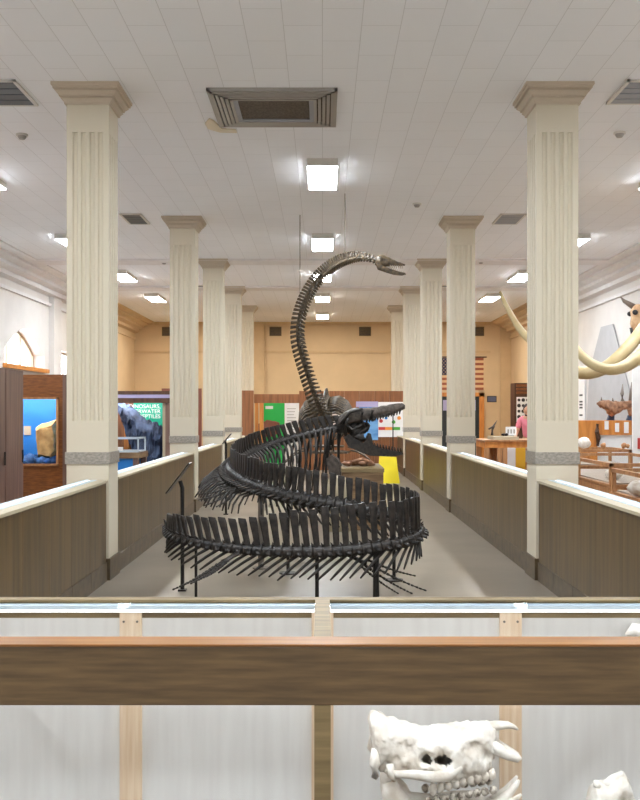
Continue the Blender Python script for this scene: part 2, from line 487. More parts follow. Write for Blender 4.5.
# ------------------------------------------------------------------ the big case in front of the viewer
t = thing('front_display_case', 'wide wooden glass-topped display case across the foreground, lit white inside', 'display case', (0, 2.85, 0))
xa, xb = -1.93, 1.93
bm = NB(); box(bm, xa, xb, 2.503, 2.56, .768, .925)
bev(part('front_rail', bm, 'rail', t), .004)
bm = NB(); box(bm, xa, xb, 2.5, 2.59, .925, .932)
bev(part('rail_cap', bm, 'rail_top', t, label='amber top edge, lit tone painted in'), .002)
part('rear_rail', box(NB(), xa, xb, 3.105, 3.15, .87, .93), 'olive', t)
bm = NB(); box(bm, xa, xb, 3.06, 3.105, .907, .919); box(bm, xa, xb, 3.096, 3.105, .89, .919)
part('light_housing', bm, 'alum', t)
part('light_tube', box(NB(), xa + .03, xb - .03, 3.066, 3.085, .897, .907), 'tube_soft', t, label='added white fill tube hidden behind the rail')
bm = NB(); box(bm, xa + .03, xb - .03, 3.085, 3.092, .893, .907); part('light_shield', bm, 'alum', t)  # added lip keeping the rear tube's light off the back panel
part('light_tube', box(NB(), xa + .03, xb - .03, 2.566, 2.59, .87, .895), 'tube_fill', t, label='added white fill tube hidden behind the rail')  # hidden fill tube, added to light the panel and skulls from the front
part('back_panel', box(NB(), xa, xb, 3.108, 3.125, .2, .89), 'veneer', t)
for i, x in enumerate((-1.25, -.632, 0, .62, 1.25)):
    bm = NB(); box(bm, x - .036, x + .036, 3.094, 3.108, .2, .89)
    b = part('batten', bm, 'batten', t)
    bm = NB()
    for dx in (-.022, .022):
        for z in (.745, .86): tube(bm, [(x + dx, 3.096, z), (x + dx, 3.091, z)], .004, 8)
    part('screw', bm, 'grey_steel', b)
for x in (-1.3, 0.0, 1.3):
    part('top_mullion', box(NB(), x - .024, x + .024, 2.59, 3.105, .9, .931), 'olive', t)
    part('front_mullion', box(NB(), x - .022, x + .022, 2.505, 2.55, .3, .768), 'olive', t)
for x0, x1 in ((-1.93, -1.324), (-1.276, -.024), (.024, 1.276), (1.324, 1.93)):
    part('top_pane', box(NB(), x0, x1, 2.59, 3.105, .919, .925), 'glass', t)
    part('front_pane', box(NB(), x0, x1, 2.525, 2.531, .3, .768), 'glass', t)
bm = NB(); box(bm, xa, xb, 2.5, 2.56, 0, .3); box(bm, xa, xb, 2.56, 3.15, 0, .2); box(bm, xa, xb, 3.125, 3.15, .2, .87)
for x in (xa, xb - .03): box(bm, x, x + .03, 2.56, 3.105, .2, .9)
part('cabinet_body', bm, 'rail', t)


# ------------------------------------------------------------------ white skulls inside the front case
def profile_skull(bm, st, d, nst=44, seg=22, dents=(), rough=0.006, sq=0.8, seed=0, holes=()):
    """st: (px, top, bottom, half width) seen from the viewer's side"""
    rings = []
    for i in range(nst):
        u = i / (nst - 1); x = st[0][0] + (st[-1][0] - st[0][0]) * u
        j = max(k for k in range(len(st) - 1) if st[k][0] <= x + 1e-6)
        a, b = st[j], st[j + 1]; tt = (x - a[0]) / (b[0] - a[0]); tt = tt * tt * (3 - 2 * tt)
        top, bot, w = (a[q] + (b[q] - a[q]) * tt for q in (1, 2, 3))
        pt, pb = P(x, top, d), P(x, bot, d); c = (pt + pb) / 2; hz = (pt.z - pb.z) / 2
        row = []
        for k in range(seg):
            an = 2 * PI * k / seg; ca, sa = math.cos(an), math.sin(an)
            p = V((c.x, c.y + w * math.copysign(abs(ca) ** sq, ca), c.z + hz * math.copysign(abs(sa) ** sq, sa)))
            for (dx, dy, r, dep) in dents:
                q = P(dx, dy, d); dd = math.hypot((p.x - q.x), (p.z - q.z)) / (r * d / F)
                if dd < 2: p.y -= math.copysign(dep * math.exp(-dd * dd * 1.6), p.y - c.y)
            p += V((0, 1, 1)) * rough * noise.noise(p * 28 + V((seed, 0, 0))) + V((0, .5, .5)) * rough * noise.noise(p * 70)
            row.append(p)
        rings.append(row)
    loft(bm, rings)
    kill = []
    for f in bm.faces:
        c = f.calc_center_median()
        for (hx, hy, rx, ry) in holes:
            q = P(hx, hy, d)
            if c.y < d and ((c.x - q.x) / (rx * d / F)) ** 2 + ((c.z - q.z) / (ry * d / F)) ** 2 < 1: kill.append(f); break
    if kill: bmesh.ops.delete(bm, geom=kill, context='FACES')
    return bm


t = thing('animal_skull', 'large white animal skull in profile with open toothed jaw, in the front case', 'skull', P(440, 740, 2.85) * 1 + V((0, 0, -.5)))
t.location = V((P(440, 740, 2.85).x, 2.85, .2))
d = 2.85
bm = NB()
profile_skull(bm, [(368, 717, 721, .02), (370.5, 712.5, 735, .05), (374, 711.5, 758, .07), (380, 713.5, 768, .078), (390, 718.5, 771, .07), (402, 722.5, 772, .062), (415, 725.5, 773, .06),
                   (428, 727.5, 775, .07), (440, 727.5, 778, .082), (450, 726, 780, .086), (462, 723.5, 781, .074), (475, 722, 778, .06), (482, 721.7, 775, .053), (488, 722, 768, .044), (493, 724, 757, .034), (497, 729, 746, .016)], d,
              nst=190, seg=84, dents=((424, 752, 8, .03), (441, 752, 9, .03), (385, 757, 6, .022), (470, 742, 9, .014), (405, 742, 9, .012), (484, 752, 6, .014), (460, 765, 6, -.012)), rough=.008, sq=.92,
              holes=((440, 752.5, 8.5, 5), (425, 754, 5, 3.5)))
cr = part('cranium', bm, 'white_bone', t, smooth=True)
bm = NB()
tube(bm, [P(484, 728, d), P(496, 725.5, d), P(508, 725, d), P(514, 727, d), P(518, 729.5, d)], [.02, .018, .014, .009, .004], 12, flat=.8)
for s in (-.022, .022):
    tube(bm, [P(482, 736, d) + V((0, s, 0)), P(494, 746, d) + V((0, s, 0)), P(508, 753, d) + V((0, s * .8, 0)), P(517, 757, d) + V((0, s * .6, 0)), P(520, 756, d) + V((0, s * .5, 0))], [.018, .02, .016, .012, .006], 10)
part('nasal_bone', bm, 'white_bone', cr, smooth=True)
bm = NB()
for s in (-1, 1):
    tube(bm, [P(384, 764, d) + V((0, s * .06, 0)), P(396, 765, d) + V((0, s * .072, 0)), P(412, 764.5, d) + V((0, s * .08, 0)), P(428, 766, d) + V((0, s * .086, 0)), P(444, 765, d) + V((0, s * .086, 0)), P(458, 758, d) + V((0, s * .074, 0))], [.005, .009, .012, .014, .014, .006], 12, flat=1.2)
    tube(bm, [P(375, 742, d) + V((0, s * .055, 0)), P(373.5, 756, d) + V((0, s * .068, 0)), P(374, 768, d) + V((0, s * .066, 0)), P(375, 771, d) + V((0, s * .064, 0))], [.014, .017, .012, .003], 10)
    tube(bm, [P(388, 756, d) + V((0, s * .066, 0)), P(389, 766, d) + V((0, s * .072, 0)), P(393, 772, d) + V((0, s * .07, 0))], [.012, .012, .003], 10)
part('cheek_bone', bm, 'white_bone', cr, smooth=True)
bm = NB()
for s in (-.055, .055):
    for i in range(9):
        px = 431 + i * 7.4; yy = 782 - i * 1.5
        blob(bm, P(px, yy, d) + V((0, s * (1 - i * .05), 0)), (.0125, .013, .016), 10, 7, .3, seed=i)
part('upper_teeth', bm, 'white_bone', cr, smooth=True)
bm = NB()
for s in (-.05, .05):
    st = [(P(386, 777, d), .02), (P(390, 790, d), .045), (P(398, 806, d), .052), (P(412, 812, d), .035), (P(440, 808, d), .028), (P(470, 804, d), .025), (P(495, 800, d), .022), (P(508, 792, d), .014)]
    rings = []
    for i, (p, h) in enumerate(st):
        q = p + V((0, s * (1 if i < 6 else .6), 0))
        a = V((1, 0, 0)) if i > 2 else V((.35, 0, 1)).normalized() if i == 0 else V((.7, 0, .7)).normalized()
        rings.append([q + V((0, .014 * math.cos(2 * PI * k / 10), h * math.sin(2 * PI * k / 10))) if i > 2 else q + V((h * math.cos(2 * PI * k / 10), .014 * math.sin(2 * PI * k / 10), 0)) for k in range(10)])
    tube(bm, [P(388, 776, d) + V((0, s, 0)), P(390, 785, d) + V((0, s, 0)), P(396, 800, d) + V((0, s, 0)), P(408, 810, d) + V((0, s, 0)), P(430, 810, d) + V((0, s, 0)), P(465, 806, d) + V((0, s, 0)), P(498, 801, d) + V((0, s * .6, 0))],
         [.022, .03, .046, .038, .03, .028, .02], 10, flat=.45, up=V((0, 1, 0)))
for s in (-.016, .016):
    tube(bm, [P(494, 803, d) + V((0, s, 0)), P(507, 793, d) + V((0, s, 0)), P(515, 783, d) + V((0, s, 0)), P(518, 778, d) + V((0, s, 0))], [.018, .014, .009, .004], 8)
    tube(bm, [P(500, 803, d) + V((0, s * 2, 0)), P(512, 796, d) + V((0, s * 2, 0)), P(519, 790, d) + V((0, s * 2, 0))], [.014, .01, .004], 8)
jw = part('lower_jaw', bm, 'white_bone', t, smooth=True)
bm = NB()
for s in (-.05, .05):
    for i in range(9): blob(bm, P(427 + i * 8, 795 - i * 1.2, d) + V((0, s * (1 - i * .04), 0)), (.0125, .011, .013), 10, 7, .3, seed=20 + i)
part('lower_teeth', bm, 'tooth', jw, smooth=True)
solo('riser_block', box(NB(), P(395, 0, d).x, P(505, 0, d).x, 2.77, 2.93, .2, P(0, 822, d).z + .012), 'veneer', 'pale wooden riser block under the large white skull', 'riser')

t = thing('knobbed_skull', 'small white skull with a rounded crest, right of the large white skull', 'skull', (P(612, 0, 2.85).x, 2.85, .2))
d = 2.85
bm = NB()
profile_skull(bm, [(586, 806, 816, .01), (589, 798, 830, .04), (594, 784, 842, .06), (600, 783, 845, .07), (607, 783.5, 848, .07), (614, 778, 850, .065), (620, 774, 852, .055), (625, 774, 850, .05), (628, 782, 850, .05), (633, 795, 848, .05), (638, 806, 840, .04), (642, 815, 830, .01)], d,
              dents=((617, 800, 5, .05), (625, 796, 4, .03)), rough=.006, seed=5)
kc = part('cranium', bm, 'white_bone', t, smooth=True)
bm = NB(); blob(bm, P(596, 783, d) + V((0, -.01, 0)), (.012, .02, .012), 10, 6, .15)
tube(bm, [P(606, 786, d), P(614, 780, d), P(621, 776, d), P(626, 782, d)], [.016, .017, .016, .012], 10)
part('crest', bm, 'white_bone', kc, smooth=True)
bm = NB(); tube(bm, [V((P(612, 0, d).x, d, .2)), P(612, 840, d)], .012, 10); box(bm, P(600, 0, d).x, P(624, 0, d).x, d - .04, d + .04, .2, .212)
part('stand', bm, 'steel', t)
# a pale horn fixed high on the case back, its tip just inside the view
bm = NB(); tube(bm, [V((1.2, 3.07, .76)), V((1.1, 3.05, .8)), V((1.03, 3.05, .835)), P(634, 629, 3.05), P(626, 635, 3.05)], [.04, .035, .028, .02, .006], 10)
solo('horn_cast', bm, 'white_bone', 'white horn tip near the case back at the right edge', 'horn', smooth=True)


# ------------------------------------------------------------------ mosasaur skeleton
ctl = []
#        px   py    d     r    spine lean chev splay rib
for px, py, d, r, hs, le, ch, sp, rb in [
    (346, 427, 13.0, .05, .12, -.2, 0, 0, .15), (330, 430, 13.05, .055, .16, -.2, 0, 0, .8), (305, 435.5, 12.95, .055, .17, -.2, 0, 0, 1.1), (280, 442, 12.75, .055, .18, -.2, 0, 0, 1.05),
    (258, 449, 12.4, .055, .18, -.2, 0, 0, .7), (243, 456, 11.9, .055, .18, -.2, 0, .3, .5), (234, 462.5, 11.3, .06, .18, -.1, .34, .9, .36), (231, 469, 10.7, .066, .19, 0, .46, 1, 0), (237, 477, 10.0, .072, .2, 0, .46, .9, 0),
    (256, 487, 9.4, .072, .21, 0, .34, .6, 0), (283, 495, 9.05, .072, .22, .05, .28, .3, 0), (312, 501, 8.88, .072, .22, .1, .26, .2, 0), (340, 505.5, 8.8, .072, .21, .15, .26, .2, 0),
    (370, 511, 8.75, .068, .21, .2, .26, .2, 0), (393, 516.5, 8.65, .06, .23, .25, .26, .1, 0), (409, 522, 8.48, .055, .25, .25, .28, 0, 0), (418, 528.5, 8.25, .052, .26, .2, .28, 0, 0), (417, 535, 8.02, .052, .27, .15, .3, 0, 0),
    (404, 541.5, 7.86, .052, .3, .1, .32, .2, 0), (381, 546, 7.75, .052, .32, .05, .34, .1, 0), (345, 550.5, 7.7, .052, .315, -.05, .34, .1, 0), (300, 551.5, 7.65, .05, .28, -.15, .34, .1, 0), (255, 550, 7.65, .047, .21, -.3, .33, .1, 0),
    (218, 546, 7.68, .042, .19, -.4, .3, .2, 0), (195, 541.5, 7.78, .037, .17, -.45, .28, .3, 0), (178, 537, 7.95, .032, .15, -.45, .24, .3, 0), (170, 532, 8.2, .026, .12, -.3, .18, .1, 0), (168, 525, 8.5, .018, .08, -.2, .1, 0, 0)]:
    ctl.append(list(P(px, py, d)) + [r, hs, le, ch, sp, rb])
verts, L = catmull(ctl, lambda f: .098 if f < .22 else (.115 if f < .38 else .081))
MOS = thing('mosasaur_skeleton', 'black mosasaur skeleton curled in an S on the floor, jaws open to the right', 'skeleton', (0, 9.5, 0))
centre = V((-.3, 10.2, 0))


def spine_plate(bm, p, t, s, u, h, lean, w, r):
    a = p + u * r * .6; tip = p + u * (r + h) + t * (-lean * h)
    mid = a.lerp(tip, .45)
    rings = []
    for q, ww, th in ((a, w * .3, .014), (mid, w * .34, .011), (a.lerp(tip, .85), w * .43, .011), (tip, w * .38, .007)):
        rings.append([q + t * (ww * x) + s * (th * y) for x, y in ((-1, -.4), (-.6, -1), (.6, -1), (1, -.4), (1, .4), (.6, 1), (-.6, 1), (-1, .4))])
    return loft(bm, rings)


n = len(verts)
print('mosasaur vertebrae', n, 'length', round(L, 2))
nrib = 0
for i, v in enumerate(verts):
    p = V(v[:3]); a = V(verts[max(i - 1, 0)][:3]); b = V(verts[min(i + 1, n - 1)][:3])
    t = (b - a); sp = t.length / (2 if 0 < i < n - 1 else 1); t, s, u = frame(t)
    r, hs, lean, ch, spl, rib = v[3:]
    jit = random.uniform(-.04, .04)
    bm = NB()
    q = sp * .5
    tube(bm, [p - t * q * .98, p - t * q * .7, p, p + t * q * .7, p + t * q * .98], [r * 1.0, r * 1.08, r * .8, r * 1.08, r * 1.0], 10)
    tp = .075 if p.y > 8.6 else .03
    for k in (-1, 1):                                                # transverse processes
        prism(bm, [p + s * k * r * .5 + t * .02, p + s * k * r * .5 - t * .02, p + s * k * (r + tp) - t * .032 - u * .03, p + s * k * (r + tp + .005) - t * .002 - u * .03], u * .018)
        prism(bm, [p + u * r * .8 + s * k * .012 + t * q * .3, p + u * r * .8 + s * k * .012 + t * q * 1.1, p + u * (r * .8 + .03) + s * k * .03 + t * q * 1.1], s * k * .012)
    vb = part('vertebra', bm, 'bone', MOS, smooth=True)
    part('neural_spine', spine_plate(NB(), p, t, s, u, hs * random.uniform(.94, 1.05), lean + jit, sp, r), 'bone', vb)
    out = s if s.dot(p - centre) > 0 else -s; out = V((out.x, out.y, 0))
    if ch > .03:
        dirv = (-u * .78 + t * (1.0 + jit * 2) * (.4 if spl > .55 else 1) + out * spl * .9).normalized()
        ln = ch * random.uniform(.82, .97)
        bm = NB(); c0 = p - u * r * .7
        big = spl > .55; lft = (out * .1 + u * .07) * (1 if big else 0)
        pts = [c0, c0 + dirv * ln * .4 + t * .008 + lft, c0 + dirv * ln * .75 + t * .004 + lft * 1.1, c0 + dirv * ln + lft * .9]
        tube(bm, pts, [.012, .011, .011, .007] if big else [.015, .013, .012, .007], 6)
        part('chevron', bm, 'bone', vb, smooth=True)
    if ch > .03 and p.y > 8.45 and (spl < .55 or i % 2 == 0):
        bm = NB(); c0 = p + out * r * .6
        dv = (out * (.35 + spl * .6) - u * .75 + t * .6).normalized(); ln = ch * (.7 if spl > .55 else .5)
        tube(bm, [c0, c0 + dv * ln * .5 + u * .01, c0 + dv * ln], [.012, .011, .006], 6, flat=.6)
        part('transverse_process', bm, 'bone', vb, smooth=True)
    if rib > .2:
        for k in (-1, 1):
            c0 = p + s * k * r; f = rib * random.uniform(.95, 1.05)
            pts = [c0 + s * k * (x * f) + u * (z * f) + t * (y * f) for x, z, y in ((0, 0, 0), (.12, .015, .02), (.22, -.06, .06), (.28, -.2, .11), (.29, -.36, .16), (.25, -.52, .2), (.17, -.66, .22))]
            part('rib', tube(NB(), pts, [.02, .02, .019, .018, .017, .015, .01], 6), 'bone', vb, smooth=True); nrib += 1

# skull: profile plates in depth, facing right
D = 13.0


def sk(pts, y, th, taper=None):
    bm = NB(); prism(bm, [P(px, py, D) + V((0, y, 0)) for px, py in pts], V((0, th, 0))); return bm


bm = NB()
st = [(338, 419, 428, .1), (346, 411, 426, .15), (355, 407.5, 423, .17), (364, 408, 421, .16), (373, 407.5, 419, .13), (385, 405.5, 417, .09), (395, 403.5, 413.5, .065), (402, 403, 410, .045), (405, 405, 408.5, .02)]
profile_skull(bm, st, D, nst=26, seg=14, dents=((357, 415, 4, .07), (366, 414, 4, .06), (348, 419, 3, .05)), rough=.012, sq=.7)
usk = part('upper_skull', bm, 'bone_grey', MOS, smooth=True)
bm = NB()
for k in (-1, 1):
    for i in range(13):
        px = 367 + i * 2.75; yb = 419.5 - i * .72
        w = .12 - .08 * i / 12
        tube(bm, [P(px, yb - 1, D) + V((0, k * w, 0)), P(px - .5, yb + 3.6, D) + V((0, k * w, 0))], [.016, .003], 6)
part('teeth', bm, 'bone', usk, smooth=True)
bm = NB()
for k in (-1, 1):
    w = k * .15
    tube(bm, [P(347, 418, D) + V((0, w, 0)), P(344, 428, D) + V((0, w * 1.1, 0)), P(347, 440, D) + V((0, w, 0))], [.04, .03, .035], 8, flat=.6)
    tube(bm, [P(341, 420, D) + V((0, w * .8, 0)), P(352, 430, D) + V((0, w * .9, 0)), P(362, 424, D) + V((0, w, 0))], [.025, .02, .02], 8)
    tube(bm, [P(350, 423, D) + V((0, w * .5, 0)), P(356, 436, D) + V((0, w * .5, 0)), P(366, 428, D) + V((0, w * .5, 0))], [.03, .025, .02], 8)
    tube(bm, [P(340, 424, D) + V((0, w, 0)), P(350, 412, D) + V((0, w * 1.1, 0)), P(362, 409, D) + V((0, w * .9, 0))], [.02, .022, .02], 8)
    tube(bm, [P(362, 412, D) + V((0, w * 1.05, 0)), P(361, 420, D) + V((0, w * 1.05, 0)), P(364, 427, D) + V((0, w, 0))], [.024, .02, .018], 8)
    tube(bm, [P(372, 410, D) + V((0, w * .9, 0)), P(371, 417, D) + V((0, w * .9, 0)), P(373, 421, D) + V((0, w * .8, 0))], [.03, .03, .015], 8)
for (px, py, y, r) in ((347, 424, 0, .14), (355, 430, 0, .12), (352, 420, .08, .1), (364, 428, .05, .08), (358, 438, -.06, .09)): blob(bm, P(px, py, D) + V((0, y, 0)), (r, r, r * .8), 12, 8, .7, seed=px)
part('jaw_hinge_bone', bm, 'bone', usk, smooth=True)
bm = NB()
for k in (-1, 1):
    pts = [(343, 437), (349, 434), (356, 439), (364, 443), (368, 433), (370.5, 433.5), (373, 444.5), (381, 448), (392, 450.5), (402, 452), (403.5, 454), (396, 456), (384, 456), (370, 455.5), (358, 451), (348, 446)]
    q = []
    for px, py in pts:
        w = .17 - .14 * max(0, (px - 343)) / 60
        q.append(P(px, py, D) + V((0, k * w - .02, 0)))
    prism(bm, q, V((0, .04, 0)))
ljw = part('lower_jaw', bm, 'bone', MOS)
bm = NB()
for k in (-1, 1):
    for i in range(10):
        px = 375 + i * 2.9; yb = 446.2 + i * .62; w = .17 - .14 * (px - 343) / 60
        tube(bm, [P(px, yb + 1, D) + V((0, k * w, 0)), P(px - .6, yb - 3.6, D) + V((0, k * w, 0))], [.015, .003], 6)
part('teeth', bm, 'bone', ljw, smooth=True)
part('jaw_prop', tube(NB(), [P(393, 413, D), P(393, 452, D)], .008, 8), 'steel', MOS)
# shoulder blade and paddles
part('shoulder_blade', prism(NB(), [P(px, py, 12.75) for px, py in ((326, 459), (331, 455), (337, 459), (341, 466), (342, 476), (336, 481), (329, 474))], V((.02, .05, .01))), 'bone_grey', MOS)
TRN = [0]


def paddle(root, d0, tips):
    r0 = P(root[0], root[1], d0)
    ends = [P(a, b, c) for a, b, c in tips]
    avg = sum(ends, V()) / len(ends); dr = (avg - r0)
    fore = r0 + dr * .3
    bm = NB(); tube(bm, [r0, r0 + dr * .1, r0 + dr * .22, fore], [.035, .026, .03, .04], 8, flat=.6)
    pd = part('paddle', bm, 'bone', MOS, smooth=True)
    for e in ends:
        st = fore + (e - avg) * .35; nn = 7; bm = NB(); sag = V((0, 0, -.015))
        for j in range(nn):
            a = st.lerp(e, j / nn) + sag * math.sin(PI * j / nn); b = st.lerp(e, (j + .93) / nn) + sag * math.sin(PI * (j + 1) / nn)
            w = .015 * (1 - .5 * j / nn)
            tube(bm, [a, a.lerp(b, .2), a.lerp(b, .5), a.lerp(b, .8), b], [w * .8, w, w * .55, w, w * .8], 6)
        part('digit', bm, 'bone', pd, smooth=True)


paddle((238, 553), 7.6, [(172, 590, 7.45), (181, 586, 7.4), (203, 578, 7.4), (190, 584, 7.35)])
paddle((345, 553), 7.78, [(427, 591, 7.75), (413, 594, 7.8), (399, 594, 7.85), (416, 576, 8.0)])
paddle((246, 485), 9.7, [(197, 494, 9.6), (198, 500, 9.5), (203, 506, 9.4), (216, 507, 9.3)])


def post(name, px, py, d, label, r=.016, m='steel', plate=.085):
    p = P(px, py, d)
    t = thing(name, label, 'support post', (p.x, p.y, 0), 'steel posts under the skeletons')
    part('rod', tube(NB(), [(p.x, p.y, .012), p], r, 10), m, t, smooth=False)
    part('foot_plate', tube(NB(), [(p.x, p.y, 0), (p.x, p.y, .012)], plate, 20), m, t)


post('support_post', 376, 547, 7.75, 'thick black steel post under the right bend of the mosasaur tail', .026, plate=.045)
post('support_post', 317, 551, 7.67, 'thin black steel post under the middle of the mosasaur tail', plate=.03)
post('support_post', 196, 540, 7.79, 'thin black steel post under the left end of the mosasaur tail', .012, plate=.03)
post('support_post', 288, 496, 9.02, 'black steel post with round plate under the mosasaur middle coil')
post('support_post', 261, 488.5, 9.32, 'grey steel post under the left of the mosasaur middle coil', .03, 'grey_steel')
post('support_post', 394, 516.5, 8.65, 'black steel post at the right of the mosasaur middle coil')
post('support_post', 300, 437, 12.92, 'tall black steel post inside the mosasaur rib cage', .02)
post('support_post', 338.5, 429, 13.02, 'tall black steel post under the mosasaur skull', .02)

# ------------------------------------------------------------------ plesiosaur skeleton
PLE = thing('plesiosaur_skeleton', 'dark long-necked plesiosaur skeleton rearing behind the mosasaur, small head high', 'skeleton', (0, 15.5, 0))
ctl = []
for px, py, d, r, h in [(328, 424, 15.4, .068, .12), (322, 412, 15.2, .064, .12), (316, 398, 15.0, .06, .12), (308, 375, 14.8, .053, .11), (300, 348, 14.6, .048, .105), (298.2, 330, 14.5, .046, .1), (301, 312, 14.35, .044, .1), (309, 292, 14.0, .041, .095),
                        (322, 274, 13.6, .038, .09), (338, 262, 13.1, .034, .08), (354, 257, 12.7, .03, .065), (367, 257.5, 12.5, .025, .045), (377, 261, 12.4, .022, .035)]:
    ctl.append(list(P(px, py, d)) + [r, h])
verts, L = catmull(ctl, lambda f: .078 - .018 * f)
n = len(verts); print('plesiosaur neck', n, 'length', round(L, 2))
for i, v in enumerate(verts):
    p = V(v[:3]); a = V(verts[max(i - 1, 0)][:3]); b = V(verts[min(i + 1, n - 1)][:3])
    t = (b - a); sp = t.length / (2 if 0 < i < n - 1 else 1); t.normalize()
    u = V((-t.z, 0, t.x)).normalized(); s = t.cross(u); s.normalize(); u = s.cross(t)
    r, h = v[3:]
    bm = NB(); q = sp * .53
    tube(bm, [p - t * q, p - t * q * .6, p, p + t * q * .6, p + t * q], [r * .7, r * .78, r * .55, r * .78, r * .7], 9, up=u)
    vb = part('vertebra', bm, 'bone2', PLE, smooth=True)
    part('neural_spine', spine_plate(NB(), p, t, s, u, h * .95, .25, sp * .9, r * .6), 'bone2', vb)
    bm = NB()
    for k in (-1, 1):
        c0 = p + s * k * r * .6 - u * r * .3
        tube(bm, [c0, c0 + s * k * h * .4 - u * h * .5 - t * .015, c0 + s * k * h * .45 - u * h * .85 - t * .03], [.018, .017, .011], 6)
    part('cervical_rib', bm, 'bone2', vb, smooth=True)
D2 = 12.4
bm = NB()
profile_skull(bm, [(375, 257, 265, .03), (379, 255, 267, .06), (383, 254.8, 267, .065), (388, 257, 266.5, .055), (393, 259.5, 266, .04), (399, 262, 266, .026), (405, 264, 266, .012)], D2, nst=20, seg=12, dents=((384, 261, 2.4, .04), (391, 262, 2, .02)), rough=.004)
us = part('upper_skull', bm, 'bone2', PLE, smooth=True)
bm = NB()
for k in (-1, 1):
    for i in range(7):
        px = 390 + i * 2.1; tube(bm, [P(px, 265.5, D2) + V((0, k * (.035 - i * .003), 0)), P(px + .3, 268.6, D2) + V((0, k * (.035 - i * .003), 0))], [.006, .0015], 5)
part('teeth', bm, 'tooth', us)
bm = NB()
for k in (-1, 1):
    pts = [(376, 264), (379, 263.5), (384, 267), (391, 269.5), (398, 271.5), (405, 273), (406, 274.5), (402, 275.5), (394, 274.5), (386, 272), (378, 269)]
    prism(bm, [P(a, b, D2) + V((0, k * (.055 - .045 * max(0, a - 376) / 30) - .009, 0)) for a, b in pts], V((0, .018, 0)))
lj = part('lower_jaw', bm, 'bone2', PLE)
bm = NB()
for k in (-1, 1):
    for i in range(7):
        px = 391 + i * 2; tube(bm, [P(px, 270.5 + i * .5, D2) + V((0, k * (.03 - i * .003), 0)), P(px + .5, 267.6 + i * .6, D2) + V((0, k * (.03 - i * .003), 0))], [.006, .0015], 5)
part('teeth', bm, 'tooth', lj)
# trunk: runs away from the viewer behind the mosasaur
ctl = [list(P(325, 421, 15.4)), list(P(324, 408, 15.7)), list(P(325, 401, 16.2)), list(P(327, 398, 17.0)), list(P(328, 401, 17.8)), list(P(329, 411, 18.6)), list(P(324, 420, 19.6)), list(P(318, 430, 20.6))]
verts, L = catmull(ctl, lambda f: .095)
n = len(verts)
for i, v in enumerate(verts):
    p = V(v); a = V(verts[max(i - 1, 0)]); b = V(verts[min(i + 1, n - 1)])
    t = (b - a); sp = t.length / (2 if 0 < i < n - 1 else 1); t, s, u = frame(t); f = i / (n - 1); r = .06 * (1 - .6 * max(0, f - .5) * 2)
    bm = NB(); q = sp * .46
    tube(bm, [p - t * q, p, p + t * q], [r, r * .8, r], 9)
    vb = part('vertebra', bm, 'bone2', PLE, smooth=True)
    part('neural_spine', spine_plate(NB(), p, t, s, u, .15 * (1 - .7 * f), -.2, sp * .8, r), 'bone2', vb)
    if f < .66:
        g = math.sin(PI * (f + .2) / 1.0) ** .6
        for k in (-1, 1):
            pts = [p + s * k * (r + x * g) + u * z * g + t * y for x, z, y in ((0, 0, 0), (.16, .03, 0), (.31, -.06, .02), (.4, -.22, .05), (.42, -.42, .08), (.32, -.6, .1), (.16, -.7, .1))]
            part('rib', tube(NB(), pts, [.022, .022, .021, .02, .018, .016, .012], 6), 'bone2', vb, smooth=True)
cpos = P(329, 424, 16.2)
bm = NB(); prism(bm, [cpos + V((x, y, -.5)) for x, y in ((-.3, -.3), (.3, -.3), (.36, .1), (.2, .5), (-.2, .5), (-.36, .1))], V((0, 0, .03)))
part('breast_plate', bm, 'bone2', PLE)
bm = NB(); prism(bm, [cpos + V((x, y + 1.5, -.45)) for x, y in ((-.28, -.3), (.28, -.3), (.3, .1), (.15, .4), (-.15, .4), (-.3, .1))], V((0, 0, .03)))
part('pelvis_plate', bm, 'bone2', PLE)
for sx in (-1, 1):
    for dy in (0, 1.5):
        bm = NB(); a = cpos + V((sx * .36, dy, -.45))
        rings = []
        for f, w in ((0, .05), (.2, .04), (.4, .07), (.6, .1), (.8, .08), (1, .02)):
            c = a + V((sx * .55 * f, .35 * f, -.35 * f * f - .05 * f))
            rings.append([c + V((.1 * sx * math.cos(2 * PI * k / 10) * 0, w * math.cos(2 * PI * k / 10), .018 * math.sin(2 * PI * k / 10))) for k in range(10)])
        part('flipper', loft(bm, rings), 'bone2', PLE, smooth=True)
post('support_post', 326, 420, 15.45, 'tall black steel post under the plesiosaur shoulders', .022)
post('support_post', 331, 407, 17.6, 'tall black steel post under the plesiosaur hips', .022)
for px, y0, py, d, lab in ((300, 0, 314, 14.37, 'left of two thin rods hanging from the ceiling to the plesiosaur neck'), (345, 0, 259, 12.95, 'right of two thin rods hanging from the ceiling to the plesiosaur neck')):
    p = P(px, py, d)
    solo('hanging_rod', tube(NB(), [p, (p.x, p.y, ZC)], .007, 8), 'grey_steel', lab, 'rod', 'ceiling rods holding the plesiosaur')


